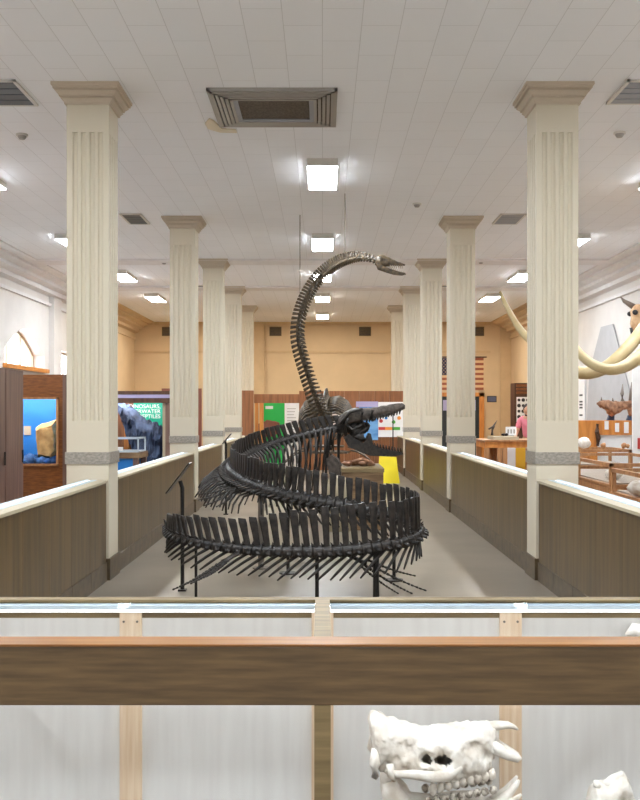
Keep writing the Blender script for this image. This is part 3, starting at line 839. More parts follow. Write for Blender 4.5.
# ------------------------------------------------------------------ label stands inside the enclosure
def label_stand(px0, py0, px1, py1, post_px, post_py, d, lab):
    a, b = P(px0, py0, d), P(px1, py1, d); pp = P(post_px, post_py, d)
    t = thing('label_stand', lab, 'stand', (pp.x, pp.y, 0), 'label stands in the enclosure')
    part('rod', tube(NB(), [(pp.x, pp.y, .015), (pp.x, pp.y, pp.z - .05), pp + V((-.02, 0, .01))], .018, 10), 'steel', t)
    bm = NB(); box(bm, pp.x - .035, pp.x + .035, pp.y - .035, pp.y + .035, 0, .015); part('foot_plate', bm, 'steel', t)
    n = V((-(b - a).z, 0, (b - a).x)).normalized()
    part('plate', prism(NB(), [a + V((0, -.1, 0)), b + V((0, -.1, 0)), b + V((0, .1, 0)), a + V((0, .1, 0))], n * .01), 'steel', t)
    part('label_card', prism(NB(), [a.lerp(b, .06) + V((0, -.085, 0)) + n * .01, a.lerp(b, .94) + V((0, -.085, 0)) + n * .01, a.lerp(b, .94) + V((0, .085, 0)) + n * .01, a.lerp(b, .06) + V((0, .085, 0)) + n * .01], n * .002), 'ledge', t, label='pale card facing the visitors')


label_stand(168, 493, 191, 463, 182.4, 482, 8.15, 'black label stand with tilted plate beside the left wall, near the tail tip')
label_stand(223, 444, 231.5, 434, 226, 441, 14.2, 'black label stand with tilted plate beside the far left wall')

# ------------------------------------------------------------------ plinth with small fossil, yellow sign
D = 12.3
x0, x1, zt = P(342, 0, D).x, P(383.5, 0, D).x, P(0, 468.5, D).z
t = thing('plinth', 'rough brown wooden plinth below the mosasaur skull', 'plinth', ((x0 + x1) / 2, 13, 0))
bm = NB(); box(bm, x0, x1, D, 13.5, 0, zt - .05); bev(part('body', bm, 'plinth', t), .006)
part('top_board', box(NB(), x0 - .01, x1 + .01, D - .01, 13.51, zt - .05, zt), 'olive', t)
bm = NB()
for i, (px, py, r) in enumerate(((348, 459, .07), (355, 457, .06), (361, 459, .09), (367, 461, .07), (371, 459, .06))):
    blob(bm, V((P(px, 0, 12.9).x, 12.9 + .05 * (i % 2), zt + r * .5)), (r, r * .9, r * .52), 10, 7, .6, seed=i)
tube(bm, [V((P(352, 0, 12.8).x, 12.8, zt + .06)), V((P(362, 0, 12.8).x, 12.75, zt + .1)), V((P(372, 0, 12.8).x, 12.8, zt + .06))], [.02, .025, .015], 8)
solo('fossil_block', bm, 'brown_skull', 'small jagged brown fossil lying on the wooden plinth', 'fossil', smooth=True)
c = P(339, 478, 12.6)
bm = NB(); tube(bm, [V((c.x - .02, 12.2, 0)), V((c.x - .02, 12.2, c.z - .12)), V((c.x - .02, 12.2, c.z + .02)), V((c.x - .02, 12.2, c.z + .06))], [.16, .16, .13, .03], 16, flat=.3, up=V((0, 1, 0)))
solo('plaster_slab', bm, 'ledge', 'upright cream plaster slab leaning by the left of the plinth', 'slab', smooth=True)
D = 20.6
x0, x1 = P(378, 0, D).x, P(399, 0, D).x
t = thing('caution_sign', 'bright yellow folding floor sign behind the wooden plinth', 'sign', ((x0 + x1) / 2, D, 0))
for nm, s in (('front_panel', -1), ('rear_panel', 1)):
    part(nm, prism(NB(), [V((x0 + .03, D + s * .02, .58)), V((x1 - .06, D + s * .02, .56)), V((x1, D + s * .2, 0)), V((x0, D + s * .2, 0))], V((0, s * .02, 0))), 'yellow', t)

# ------------------------------------------------------------------ far partitions and posters
D = 25.0


def XP(px, d=25.0): return P(px, 0, d).x


def ZP(py, d=25.0): return P(0, py, d).z


t = thing('exhibit_partition', 'brown wooden partition with a doorway at the far left end of the enclosure', 'partition', (-1.4, 25, 0), kind='thing')
part('side_panel', box(NB(), XP(241), XP(253.5), D, D + .12, 0, ZP(390.5)), 'wood_brown', t)
part('header_board', box(NB(), XP(253.5), XP(300), D + .2, D + .3, ZP(403), ZP(394)), 'wood_brown', t)
for a, b in ((254.5, 257.6), (259, 263)): part('door_post', box(NB(), XP(a), XP(b), D + .2, D + .32, 0, ZP(403)), 'wood_orange', t, label='orange varnished post')
t = thing('exhibit_partition', 'brown wooden partition behind the mosasaur skull, hung with posters', 'partition', (.8, 25, 0), kind='thing')
bm = NB(); n = 7; xa_, xb_ = XP(299), XP(404.5)
for i in range(n): box(bm, xa_ + (xb_ - xa_) * i / n + .003, xa_ + (xb_ - xa_) * (i + 1) / n - .003, D, D + .1, 0, ZP(391))
part('panelling', bm, 'wood_brown', t)
solo('pink_board', box(NB(), XP(331), XP(345), D - .03, D, ZP(432), ZP(397.5)), 'pinkwhite', 'pale pink board on the far partition, left of the blue poster', 'board')
solo('blue_poster', box(NB(), XP(359), XP(378), D - .025, D, ZP(440), ZP(407)), 'blue_poster', 'blue poster with a light band on the far partition', 'poster')
solo('lilac_board', box(NB(), XP(356), XP(378), D - .03, D, ZP(407), ZP(401.5)), 'lilac', 'narrow lilac heading board above the blue poster', 'board')
t = thing('white_poster', 'white poster with coloured dots and a rainbow bar, right of the blue poster', 'poster', (XP(391), D, ZP(437)))
part('sheet', box(NB(), XP(378.2), XP(404), D - .02, D, ZP(437), ZP(402)), 'white', t)
bm = NB()
for i, (px, py, r, mi) in enumerate(((381, 421, .05, 0), (386, 418, .04, 1), (393.5, 422, .05, 3), (399, 418, .05, 2), (391, 414, .035, 1), (384, 411, .035, 3))):
    c = P(px, py, D); tube(bm, [(c.x, D - .026, c.z), (c.x, D - .02, c.z)], r, 12, mi=mi)
for i, (a, b, mi) in enumerate(((378.5, 385, 0), (385, 392, 2), (392, 400, 3))): box(bm, XP(a), XP(b), D - .025, D - .02, ZP(430), ZP(427), mi)
part('print', bm, ['red', 'blue', 'orange', 'greenink'], t)
D3 = 27.5
t = thing('green_poster', 'bright green poster seen through the far doorway', 'poster', (XP(274, D3), D3, 0))
part('board', box(NB(), XP(263, D3), XP(284.5, D3), D3, D3 + .05, 0, ZP(402, D3)), 'green', t)
bm = NB(); box(bm, XP(265.5, D3), XP(273, D3), D3 - .01, D3, ZP(409, D3), ZP(406, D3)); part('heading', bm, 'white', t)
bm = NB(); blob(bm, V((XP(270, D3), D3 - .04, ZP(428, D3))), (.35, .04, .2), 14, 8, .5); part('picture', bm, 'red_brown', t)
t = thing('white_notice', 'white text notice beside the green poster in the far doorway', 'notice', (XP(291, D3), D3, 0))
part('board', box(NB(), XP(284.7, D3), XP(299, D3), D3, D3 + .05, 0, ZP(402, D3)), 'white', t)
bm = NB()
for i in range(8): box(bm, XP(287, D3), XP(296 - (i * 37 % 3), D3), D3 - .006, D3, ZP(409 + i * 3, D3), ZP(408.4 + i * 3, D3))
part('text_lines', bm, 'vent', t)

# back wall: grilles, flag, door, plaque
for px, lab in ((168, 'far left of the back wall'), (275.5, 'left of the plesiosaur neck'), (365, 'right of the plesiosaur neck'), (478, 'above the flag')):
    x = P(px, 0, YB).x; z0, z1 = P(0, 336, YB).z, P(0, 327, YB).z
    t = thing('wall_vent', 'small brown vent grille high on the back wall, ' + lab, 'vent', (x, YB, z0), 'vents high on the back wall')
    part('rim', box(NB(), x - .2, x + .2, YB - .03, YB, z0, z1), 'brass', t)
    bm = NB()
    for i in range(5): box(bm, x - .17, x + .17, YB - .045, YB - .028, z0 + .03 + i * .05, z0 + .055 + i * .05)
    part('louvre', bm, 'vent_dark', t)
x0, x1 = P(439, 0, YB).x, P(483.5, 0, YB).x; z0, z1 = P(0, 390, YB).z, P(0, 358, YB).z
t = thing('flag', 'faded striped flag with a starred canton hung above the far right door', 'flag', ((x0 + x1) / 2, YB, z0))
bm = NB(); hh = (z1 - z0) / 13
for i in range(13): box(bm, x0, x1, YB - .02, YB - .005, z1 - (i + 1) * hh, z1 - i * hh, i % 2)
part('stripes', bm, ['flag_red', 'flag_white'], t)
bm = NB(); box(bm, x0, x0 + (x1 - x0) * .42, YB - .028, YB - .02, z1 - 7 * hh, z1)
cn = part('canton', bm, 'flag_blue', t, label='dark navy field of stars')
bm = NB()
for r in range(9):
    for c in range(6 if r % 2 == 0 else 5):
        sx = x0 + (x1 - x0) * .42 * ((c + (.5 if r % 2 == 0 else 1)) / 6); sz = z1 - 7 * hh * (r + .75) / 9.5
        prism(bm, [V((sx + .022 * (1 if k % 2 == 0 else .42) * math.sin(k * PI / 5), YB - .03, sz + .022 * (1 if k % 2 == 0 else .42) * math.cos(k * PI / 5))) for k in range(10)], V((0, .003, 0)))
part('star_pattern', bm, 'flag_white', cn)
bm = NB(); tube(bm, [(x0 - .1, YB - .03, z1 + .03), (x1 + .1, YB - .03, z1 + .03)], .02, 8); part('pole', bm, 'wood_dark', t)
w = thing('door_1', None, None, (4.5, YB, 0), None, 'structure'); dx0, dx1, dz = 3.75, 5.4, 2.2
bm = NB(); box(bm, dx0, dx0 + .16, YB - .1, YB, 0, dz); box(bm, dx1 - .16, dx1, YB - .1, YB, 0, dz); box(bm, dx0, dx1, YB - .1, YB, dz - .13, dz)
part('door_frame', bm, 'wood_orange', w)
for a, b in ((dx0 + .16, 4.57), (4.58, dx1 - .16)):
    lf = part('door_leaf', box(NB(), a, b, YB - .06, YB - .01, 0, dz - .13), 'door_glass', w)
    part('door_notice', box(NB(), a + .12, b - .12, YB - .066, YB - .06, 1.6, 1.95), 'lilac', lf)
part('door_handle', tube(NB(), [(4.5, YB - .1, .9), (4.5, YB - .1, 1.2)], .015, 8), 'alum', w)
t = thing('plaque', 'small slate blue plaque on the back wall right of the orange door frame', 'plaque', (P(491.5, 0, YB).x, YB, P(0, 402, YB).z))
x0, x1, z0, z1 = P(487, 0, YB).x, P(496.5, 0, YB).x, P(0, 402.2, YB).z, P(0, 396, YB).z
part('border', box(NB(), x0, x1, YB - .02, YB, z0, z1), 'ink_and_shade', t); part('face', box(NB(), x0 + .025, x1 - .025, YB - .028, YB - .02, z0 + .025, z1 - .025), 'plaque', t)

# ------------------------------------------------------------------ left aisle
t = thing('tall_cabinet', 'tall greyed walnut cabinet at the left edge beside the low case', 'cabinet', (-3.9, 10.2, 0))
part('carcass', box(NB(), -4.3, -3.62, 8.9, 11.3, 0, 2.045), 'wood_grey', t)
for a, b in ((8.92, 9.8), (9.82, 10.66), (10.68, 11.29)):
    bm = NB(); box(bm, -3.62, -3.595, a, b, .06, 2.04); dr = part('door', bm, 'wood_grey', t); part('handle', tube(NB(), [(-3.58, b - .06, .95), (-3.58, b - .06, 1.1)], .01, 8), 'steel', dr)
D = 12.5
t = thing('diorama_cabinet', 'reddish walnut diorama cabinet with a bright blue lit interior', 'cabinet', (-4.1, 12.8, 0))
xl, xr = -4.75, P(66.5, 0, D).x
zt, zg1, zg0 = P(0, 374.5, D).z, P(0, 397, D).z, P(0, 466, D).z; gx0, gx1 = P(-5, 0, D).x, P(58.5, 0, D).x
bm = NB(); box(bm, xl, xr - .05, D, D + .04, 0, zg0); box(bm, xl, xr - .05, D, D + .04, zg1, zt); box(bm, xl, gx0, D, D + .04, zg0, zg1); box(bm, gx1, xr - .05, D, D + .04, zg0, zg1)
part('front_board', bm, 'wood_red', t)
bm = NB(); box(bm, xl, xr - .05, D + .04, D + .75, zt - .04, zt); box(bm, xl, xl + .04, D + .04, D + .75, 0, zt); box(bm, xr - .05, xr, D - .005, D + .75, 0, zt); box(bm, xl + .04, xr - .05, D + .04, D + .7, zg0 - .1, zg0 - .02)
part('carcass', bm, 'wood_grey', t)
bm = NB(); box(bm, xl + .04, xr - .05, D + .7, D + .74, zg0 - .1, zt - .04); box(bm, xl + .04, xl + .06, D + .04, D + .7, zg0 - .02, zt - .04); box(bm, xr - .07, xr - .05, D + .04, D + .7, zg0 - .02, zt - .04)
part('backdrop_panel', bm, 'blue', t, label='bright blue backdrop')
bm = NB()
for a in ((gx1 - .03, gx1, zg0, zg1), (gx0, gx0 + .03, zg0, zg1)): box(bm, a[0], a[1], D - .015, D + .02, a[2], a[3])
box(bm, gx0, gx1, D - .015, D + .02, zg0, zg0 + .03); box(bm, gx0, gx1, D - .015, D + .02, zg1 - .03, zg1)
part('window_rim', bm, 'wood_case', t)
part('glass_front', box(NB(), gx0, gx1, D + .01, D + .016, zg0, zg1), 'glass', t)
part('cabinet_light', box(NB(), xl + .2, xr - .2, D + .1, D + .18, zt - .09, zt - .045), 'tube_bright', t, label='added white fill tube hidden behind the rail')
D4 = 12.85
z0 = zg0 - .02
bm = NB()
prof = [(38.5, 457), (36, 427), (40, 424.5), (48, 422.5), (57, 418.5), (59.5, 430), (59, 452), (54, 458)]
rings = []
for k in range(7):
    f = k / 6; sc = .78 + .22 * math.sin(PI * f); y = D4 - .12 + .3 * f
    c = V((P(48, 438, D4).x, 0, P(48, 445, D4).z))
    ring = []
    for j in range(len(prof) * 3):
        a = prof[j // 3]; b = prof[(j // 3 + 1) % len(prof)]; tt = (j % 3) / 3
        q = P(a[0] + (b[0] - a[0]) * tt, a[1] + (b[1] - a[1]) * tt, D4)
        q = c + (V((q.x, 0, q.z)) - c) * sc; q.y = y
        q += V((1, .5, 1)) * .02 * noise.noise(q * 9)
        ring.append(q)
    rings.append(ring)
loft(bm, rings)
solo('sandy_rock', bm, 'tan_rock', 'rough sandy yellow rock slab standing in the blue diorama', 'rock')
bm = NB()
for i in range(9): blob(bm, V((-4.45 + i * .11, D4 - .08 + .09 * (i % 3), z0 + .05)), (.12, .14, .07 + .035 * (i * 7 % 3)), 12, 7, .5, seed=i)
solo('blue_cloth', bm, 'blue_cloth', 'crumpled blue cloth at the foot of the sandy rock', 'cloth', smooth=True)
solo('specimen_card', box(NB(), P(23, 0, 13.15).x, P(30, 0, 13.15).x, D + .685, D + .699, P(0, 435, 13.18).z, P(0, 426, 13.18).z), 'ledge', 'small cream card on the blue backdrop', 'card')

# second diorama, seen between the first two pillars
D = 18.0
t = thing('diorama_case', 'wide brown-framed diorama case with a teal sign, seen beyond the nearest left pillar', 'display case', (-3.9, 18.5, 0))
xl, xr = -5.0, P(169.5, 0, D).x; zt = P(0, 391, D).z; zi = P(0, 403, D).z
bm = NB(); box(bm, xl, xr, D, D + 1.2, P(0, 394.5, D).z, zt); box(bm, xl, xr, D + .02, D + .06, zi, P(0, 398, D).z)
part('header_board', bm, 'wood_dark', t)
part('header_strip', box(NB(), xl, xr, D + .01, D + .06, P(0, 398, D).z, P(0, 394.5, D).z), 'lilac', t, label='pale lilac strip')
bm = NB(); box(bm, xr - .09, xr, D + .06, D + .12, .6, zi); box(bm, xr - .05, xr, D + .12, D + 1.2, 0, zt - .02); box(bm, xl, xl + .05, D + .06, D + 1.2, 0, zt - .02)
part('frame_post', bm, 'wood_grey', t)
part('cream_post', box(NB(), xr - .15, xr - .09, D + .1, D + .14, .6, zi), 'ledge', t)
bm = NB(); box(bm, xl + .05, xr - .05, D, D + .06, 0, .55); box(bm, xl + .05, xr - .05, D + .06, D + 1.15, 0, .52)
part('base', bm, 'blue_rock', t)
part('backdrop_panel', box(NB(), xl + .05, xr - .05, D + 1.15, D + 1.2, .52, zt - .1), 'wood_brown', t)
D5 = 19.05
sgn = part('sign_panel', box(NB(), P(133.5, 0, D5).x, P(166, 0, D5).x, D5, D5 + .03, 1.0, P(0, 402, D5).z), 'teal', t, label='teal green text panel')
for i, s in enumerate(('DINOSAURS,', 'UNDERWATER', 'REPTILES')):
    c = P(160.5, 408.2 + i * 5, D5 - .012); text('lettering', s, .112, c, (PI / 2, 0, 0), 'white', sgn, 'RIGHT')
part('pale_post', box(NB(), P(125, 0, D5).x, P(130, 0, D5).x, D5 - .1, D5 - .04, .52, P(0, 405, D5).z), 'wood_orange', t, label='orange lit post')
part('case_light', box(NB(), xl + .3, xr - .3, D + .3, D + .34, zt - .12, zt - .08), 'tube_bright', t, label='added white fill tube hidden behind the rail')
bm = NB(); D6 = 18.5
st = [(116, 402, 406, .1), (119, 402.5, 412, .16), (124, 404.5, 424, .22), (130, 407, 442, .3), (136, 410, 455, .34), (142, 416.5, 464, .38), (147, 420.5, 466, .38), (153, 422.5, 466, .36), (160, 425, 466, .3), (166, 429, 466, .2)]
profile_skull(bm, st, D6, nst=40, seg=26, rough=.07, sq=.8, dents=((148, 440, 6, .12), (133, 428, 5, .1), (156, 448, 5, .12)), seed=3)
solo('rock_outcrop', bm, 'blue_rock', 'jagged blue-grey rock outcrop sloping across the teal diorama', 'rock')
D = 14.2
t = thing('exhibit_table', 'small grey-brown exhibit table with blue sides in front of the teal diorama', 'table', (-3.2, 14.6, 0))
x0, x1, z1 = -3.7, P(139.5, 0, D).x, P(0, 452.5, D).z
part('table_top', box(NB(), x0, x1, D, D + .7, z1 - .09, z1), 'plinth', t)
part('body', box(NB(), x0 + .03, x1 - .1, D + .03, D + .67, 0, z1 - .09), 'blue', t, label='blue side boards')
for a in (x1 - .1,):
    for y in (D + .01, D + .61): part('leg', box(NB(), a, a + .08, y, y + .08, 0, z1 - .09), 'wood_grey', t)
t = thing('tabletop_case', 'small clear glass case standing on the grey-brown exhibit table', 'glass case', (-3.2, 14.6, z1))
xx0, xx1, z2 = -3.66, x1 - .02, P(0, 438, D).z
bm = NB()
for x in (xx0, xx1 - .02):
    for y in (D + .04, D + .6): box(bm, x, x + .02, y, y + .02, z1, z2)
for z in (z1, z2 - .02):
    for y in (D + .04, D + .6): box(bm, xx0, xx1, y, y + .02, z, z + .02)
    for x in (xx0, xx1 - .02): box(bm, x, x + .02, D + .04, D + .62, z, z + .02)
part('edge_strips', bm, 'alum', t)
part('glass_box', box(NB(), xx0 + .008, xx1 - .008, D + .048, D + .612, z1 + .003, z2 - .003), 'glass', t)
bm = NB(); box(bm, xx0 + .1, xx1 - .3, D + .2, D + .35, z1 + .002, z1 + .07); solo('white_specimen', bm, 'white', 'white block inside the small glass case', 'specimen')
bm = NB(); box(bm, -3.5, -2.635, 20.45, 20.53, 0, P(0, 388.5, 20.5).z)
solo('exhibit_screen', bm, 'red_brown', 'reddish brown exhibit screen, its end visible left of the third left pillar', 'screen')

# ------------------------------------------------------------------ right aisle
D = 18.0
t = thing('specimen_table', 'honey wood specimen table with legs beyond the right low case', 'table', (3.7, 18.4, 0))
x0, x1 = P(483, 0, D).x, 4.6; z1 = P(0, 440, D).z
part('table_top', box(NB(), x0, x1, D, D + 1.1, z1 - .03, z1), 'wood_case', t)
part('apron', box(NB(), x0 + .04, x1 - .04, D + .03, D + 1.07, z1 - .15, z1 - .03), 'wood_orange', t)
for x in (x0 + .04, P(498, 0, D).x, P(503, 0, D).x, x1 - .14):
    for y in (D + .03, D + .97): part('leg', box(NB(), x, x + .09, y, y + .09, 0, z1 - .15), 'wood_case', t)
t = thing('glass_tray', 'low glass-topped tray lying on the honey wood specimen table', 'tray', (3.6, 18.4, z1))
part('tray_body', box(NB(), P(494, 0, D).x, P(520, 0, D).x, D + .1, D + .7, z1, z1 + .06), 'ledge', t)
part('lid', box(NB(), P(493.6, 0, D).x, P(520.4, 0, D).x, D + .09, D + .71, z1 + .06, z1 + .08), 'glass', t)
bm = NB(); box(bm, P(508.5, 0, D).x, P(519, 0, D).x, D + .25, D + .29, z1 + .081, P(0, 427, D).z)
t = thing('white_sign', 'white printed sign standing on the glass-topped tray', 'sign', (P(513, 0, D).x, D + .27, z1 + .081))
part('sheet', bm, 'white', t)
bm = NB()
for i in range(3): box(bm, P(510 + 3 * i, 0, D).x, P(511.6 + 3 * i, 0, D).x, D + .245, D + .25, z1 + .12, z1 + .2)
part('print', bm, 'vent', t)
bm = NB(); b0 = V((P(496, 0, D).x, D + .4, z1 + .081))
tube(bm, [b0, b0 + V((0, 0, .1)), b0 + V((.03, 0, .18))], [.03, .02, .03], 8); tube(bm, [b0 + V((-.07, 0, .12)), b0 + V((.02, 0, .17)), b0 + V((.1, 0, .3))], [.03, .045, .008], 8, flat=.5)
solo('bird_mount', bm, 'bone_grey', 'small grey bird-like specimen on the tray left of the white sign', 'specimen', smooth=True)
for i, (px, lab, m) in enumerate(((505, 'dark brown pebble fossil on the glass tray nearest the bird-like specimen', 'bone'), (508, 'dark brown pebble fossil on the glass tray beside the white sign', 'bone'))):
    bm = NB(); blob(bm, V((P(px, 0, D).x, D + .16, z1 + .1)), (.04, .04, .025), 10, 6, .5, seed=i); solo('pebble_fossil', bm, m, lab, 'fossil', smooth=True)
D = 19.6
solo('yellow_board', box(NB(), P(516, 0, D).x, P(530, 0, D).x, D, D + .05, 0, .8), 'yellow_board', 'golden yellow board standing behind the honey wood table', 'board')
solo('white_box', box(NB(), P(505, 0, D).x, P(515.5, 0, D).x, D, D + .3, 0, .8), 'white', 'plain white box standing behind the honey wood table', 'box')
solo('grey_box', box(NB(), P(488, 0, D).x, P(496, 0, D).x, D, D + .3, 0, .78), 'grey_board', 'plain grey box standing behind the honey wood table legs', 'box')
t = thing('poster_cabinet', 'tall dark brown cabinet in the far right corner bearing a spotted poster', 'cabinet', (6.0, 28.3, 0))
part('carcass', box(NB(), P(514.5, 0, 28).x, 6.25, 28, 28.6, 0, P(0, 383, 28).z), 'wood_dark', t)
bm = NB()
for i in range(3): box(bm, P(516, 0, 28).x, 6.2, 27.97, 28, P(0, 394 - 3.6 * i, 28).z, P(0, 391.5 - 3.6 * i, 28).z)
part('shelf_front', bm, 'wood_red', t)
part('poster', box(NB(), P(516.5, 0, 28).x, 6.24, 27.98, 28, P(0, 422, 28).z, P(0, 397, 28).z), 'white', t)
bm = NB()
for r in range(4):
    for c in range(3):
        q = P(519 + c * 4.3, 400 + r * 5.6, 27.97); tube(bm, [q, q + V((0, .01, 0))], .045 + .01 * ((r + c) % 2), 10)
part('print', bm, 'ink_and_shade', t)

# person in a pink top
def person(base, yaw):
    t = thing('person', 'person in a pink top and dark red trousers leaning over the far table', 'person', base)
    R = Matrix.Rotation(yaw, 3, 'Z')
    B = V(base)
    W = lambda x, y, z: B + R @ V((x, y, z))

    def skin(name, nodes, edges, rad, m, root):
        me = bpy.data.meshes.new(name); me.from_pydata([W(*p) for p in nodes], edges, [])
        o = bpy.data.objects.new(name, me); COL.objects.link(o); me.materials.append(M[m])
        sm = o.modifiers.new('skin', 'SKIN'); sm.use_smooth_shade = True
        for i, r in enumerate(rad):
            me.skin_vertices[0].data[i].radius = (r, r)
            me.skin_vertices[0].data[i].use_root = (i == root)
        ss = o.modifiers.new('sub', 'SUBSURF'); ss.levels = 1; ss.render_levels = 2
        o.parent = t; o.location = -t.location
        return o
    nodes = [(0, 0, .95), (0, .03, 1.12), (0, .08, 1.3), (0, .12, 1.42), (0, .15, 1.5)]; rad = [.14, .13, .15, .08, .055]; ed = [(0, 1), (1, 2), (2, 3), (3, 4)]
    for s in (-1, 1):
        i = len(nodes); nodes += [(s * .1, 0, .88), (s * .11, .02, .5), (s * .11, -.01, .1), (s * .11, .1, .035), (s * .11, .17, .03)]; rad += [.1, .065, .042, .04, .03]
        ed += [(0, i), (i, i + 1), (i + 1, i + 2), (i + 2, i + 3), (i + 3, i + 4)]
        i = len(nodes); nodes += [(s * .18, .1, 1.38), (s * .24, .16, 1.12), (s * .2, .38, 1.03), (s * .19, .45, 1.02)]; rad += [.055, .042, .032, .028]
        ed += [(3, i), (i, i + 1), (i + 1, i + 2), (i + 2, i + 3)]
        h = i + 3
        for q, (dx, ln) in enumerate(((-.03, .075), (-.01, .085), (.01, .08), (.03, .065))):
            j = len(nodes); nodes += [(s * .19 + dx, .49, 1.015), (s * .19 + dx * 1.15, .49 + ln * .6, 1.01), (s * .19 + dx * 1.15, .49 + ln, .995)]; rad += [.011, .0095, .008]; ed += [(h, j), (j, j + 1), (j + 1, j + 2)]
        j = len(nodes); nodes += [(s * .19 - s * .04, .46, 1.015), (s * .19 - s * .06, .49, 1.005)]; rad += [.011, .009]; ed += [(h, j), (j, j + 1)]
    skin('body', nodes, ed, rad, 'skin', 0)
    bm = NB(); c = W(0, .2, 1.6)
    blob(bm, c, (.077, .095, .115), 16, 12, .02)
    f = R @ V((0, 1, 0)); r = R @ V((1, 0, 0))
    blob(bm, c + f * .095 + V((0, 0, -.015)), (.016, .022, .024), 8, 6)
    for s in (-1, 1): blob(bm, c + r * s * .078, (.014, .022, .032), 8, 6)
    part('head', bm, 'skin', t, smooth=True)
    bm = NB()
    for s in (-1, 1): blob(bm, c + f * .083 + r * s * .03 + V((0, 0, .012)), (.01, .01, .007), 8, 6)
    blob(bm, c + f * .082 + V((0, 0, -.055)), (.022, .01, .006), 8, 6)
    part('face_features', bm, 'hair', t, smooth=True)
    bm = NB(); blob(bm, c - f * .02 + V((0, 0, .025)), (.092, .1, .112), 16, 10, .06); blob(bm, c - f * .07 + V((0, 0, -.08)), (.075, .05, .12), 12, 8, .08)
    part('hair', bm, 'hair', t, smooth=True)
    n2 = [(0, 0, .98), (0, .03, 1.12), (0, .08, 1.3), (0, .115, 1.41)]; r2 = [.17, .16, .175, .1]; e2 = [(0, 1), (1, 2), (2, 3)]
    for s in (-1, 1):
        i = len(n2); n2 += [(s * .18, .1, 1.38), (s * .23, .15, 1.18)]; r2 += [.078, .064]; e2 += [(3, i), (i, i + 1)]
    skin('pink_top', n2, e2, r2, 'pink', 0)
    n3 = [(0, 0, .95)]; r3 = [.16]; e3 = []
    for s in (-1, 1):
        i = len(n3); n3 += [(s * .1, 0, .86), (s * .11, .02, .5), (s * .11, -.01, .12)]; r3 += [.12, .085, .065]; e3 += [(0, i), (i, i + 1), (i + 1, i + 2)]
    skin('trousers', n3, e3, r3, 'trouser', 0)


person((P(530, 0, 20.4).x, 20.4, 0), math.radians(150))

# glass-topped cases in the right aisle
def aisle_case(x0, x1, y0, y1, zt, lab, slats=True):
    t = thing('specimen_case', lab, 'display case', ((x0 + x1) / 2, (y0 + y1) / 2, 0), 'glass-topped cases in the right aisle')
    zg = zt - .28
    bm = NB()
    for x in (x0, x1 - .05):
        for y in (y0, y1 - .05): box(bm, x, x + .05, y, y + .05, zg, zt - .03)
    ym = (y0 + y1) / 2; box(bm, x0, x0 + .04, ym - .03, ym + .03, zg, zt - .03)
    box(bm, x0, x1, y0, y0 + .05, zt - .05, zt - .006); box(bm, x0, x1, y1 - .05, y1, zt - .05, zt - .006); box(bm, x0, x0 + .05, y0, y1, zt - .05, zt - .006); box(bm, x1 - .05, x1, y0, y1, zt - .05, zt - .006)
    part('top_frame', bm, 'wood_case', t)
    part('glass_top', box(NB(), x0 + .02, x1 - .02, y0 + .02, y1 - .02, zt - .006, zt), 'glass', t)
    bm = NB(); box(bm, x0 + .008, x0 + .014, y0 + .05, y1 - .05, zg, zt - .05); box(bm, x0 + .05, x1 - .05, y0 + .008, y0 + .014, zg, zt - .05)
    part('glass_side', bm, 'glass', t)
    bm = NB(); box(bm, x0 + .02, x1 - .02, y0 + .02, y1 - .02, 0, zg - .02); box(bm, x0 - .005, x1, y0 - .005, y1, zg - .03, zg)
    n = max(3, int((y1 - y0) / .2))
    for i in range(n): box(bm, x0, x0 + .02, y0 + (y1 - y0) * i / n + .006, y0 + (y1 - y0) * (i + 1) / n - .006, 0, zg - .04)
    part('cabinet_body', bm, 'wood_case', t)
    part('display_bed', box(NB(), x0 + .06, x1 - .06, y0 + .06, y1 - .06, zg, zg + .02), 'bed', t)
    return zg + .02


zb = aisle_case(3.42, 4.5, 8.6, 11.15, .89, 'glass-topped honey wood case nearest the right low case, holding a round white fossil')
bm = NB(); blob(bm, V((P(629, 483, 10.6).x + .02, 10.35, zb + .085)), (.11, .13, .085), 16, 10, .15, seed=2); blob(bm, V((3.62, 10.1, zb + .05)), (.07, .09, .05), 12, 8, .2, seed=4)
solo('round_fossil', bm, 'white_bone', 'round white fossil inside the nearest glass-topped case', 'fossil', smooth=True)
zb = aisle_case(3.7, 5.0, 12.1, 15.2, .895, 'glass-topped honey wood case with slatted side, second along the right aisle')
bm = NB(); blob(bm, V((3.95, 12.75, zb + .07)), (.12, .11, .07), 12, 8, .3, seed=6)
solo('pale_fossil', bm, 'white_bone', 'pale lumpy fossil inside the second glass-topped case', 'fossil', smooth=True)
aisle_case(3.8, 5.4, 16.4, 17.6, .9, 'glass-topped honey wood case, third along the right aisle')
bm = NB(); blob(bm, V((P(583, 0, 17).x, 16.95, .9 + .095)), (.13, .13, .1), 14, 9, .12, seed=8)
solo('shell_dome', bm, 'white_bone', 'white dome-shaped shell on top of the third glass-topped case', 'shell', smooth=True)
for i, (px, lab) in enumerate(((603.5, 'small brown fossil lump on the third glass case, near the shelf end'), (624, 'pair of small brown fossil lumps beside each other on the third glass case'))):
    bm = NB(); blob(bm, V((P(px, 0, 16.9).x, 16.9, .945)), (.05, .05, .05), 10, 7, .4, seed=i)
    if i: blob(bm, V((P(px + 3.4, 0, 16.9).x, 16.9, .935)), (.04, .05, .038), 10, 7, .4, seed=5)
    solo('small_fossil', bm, 'wood_case', lab, 'fossil', smooth=True)

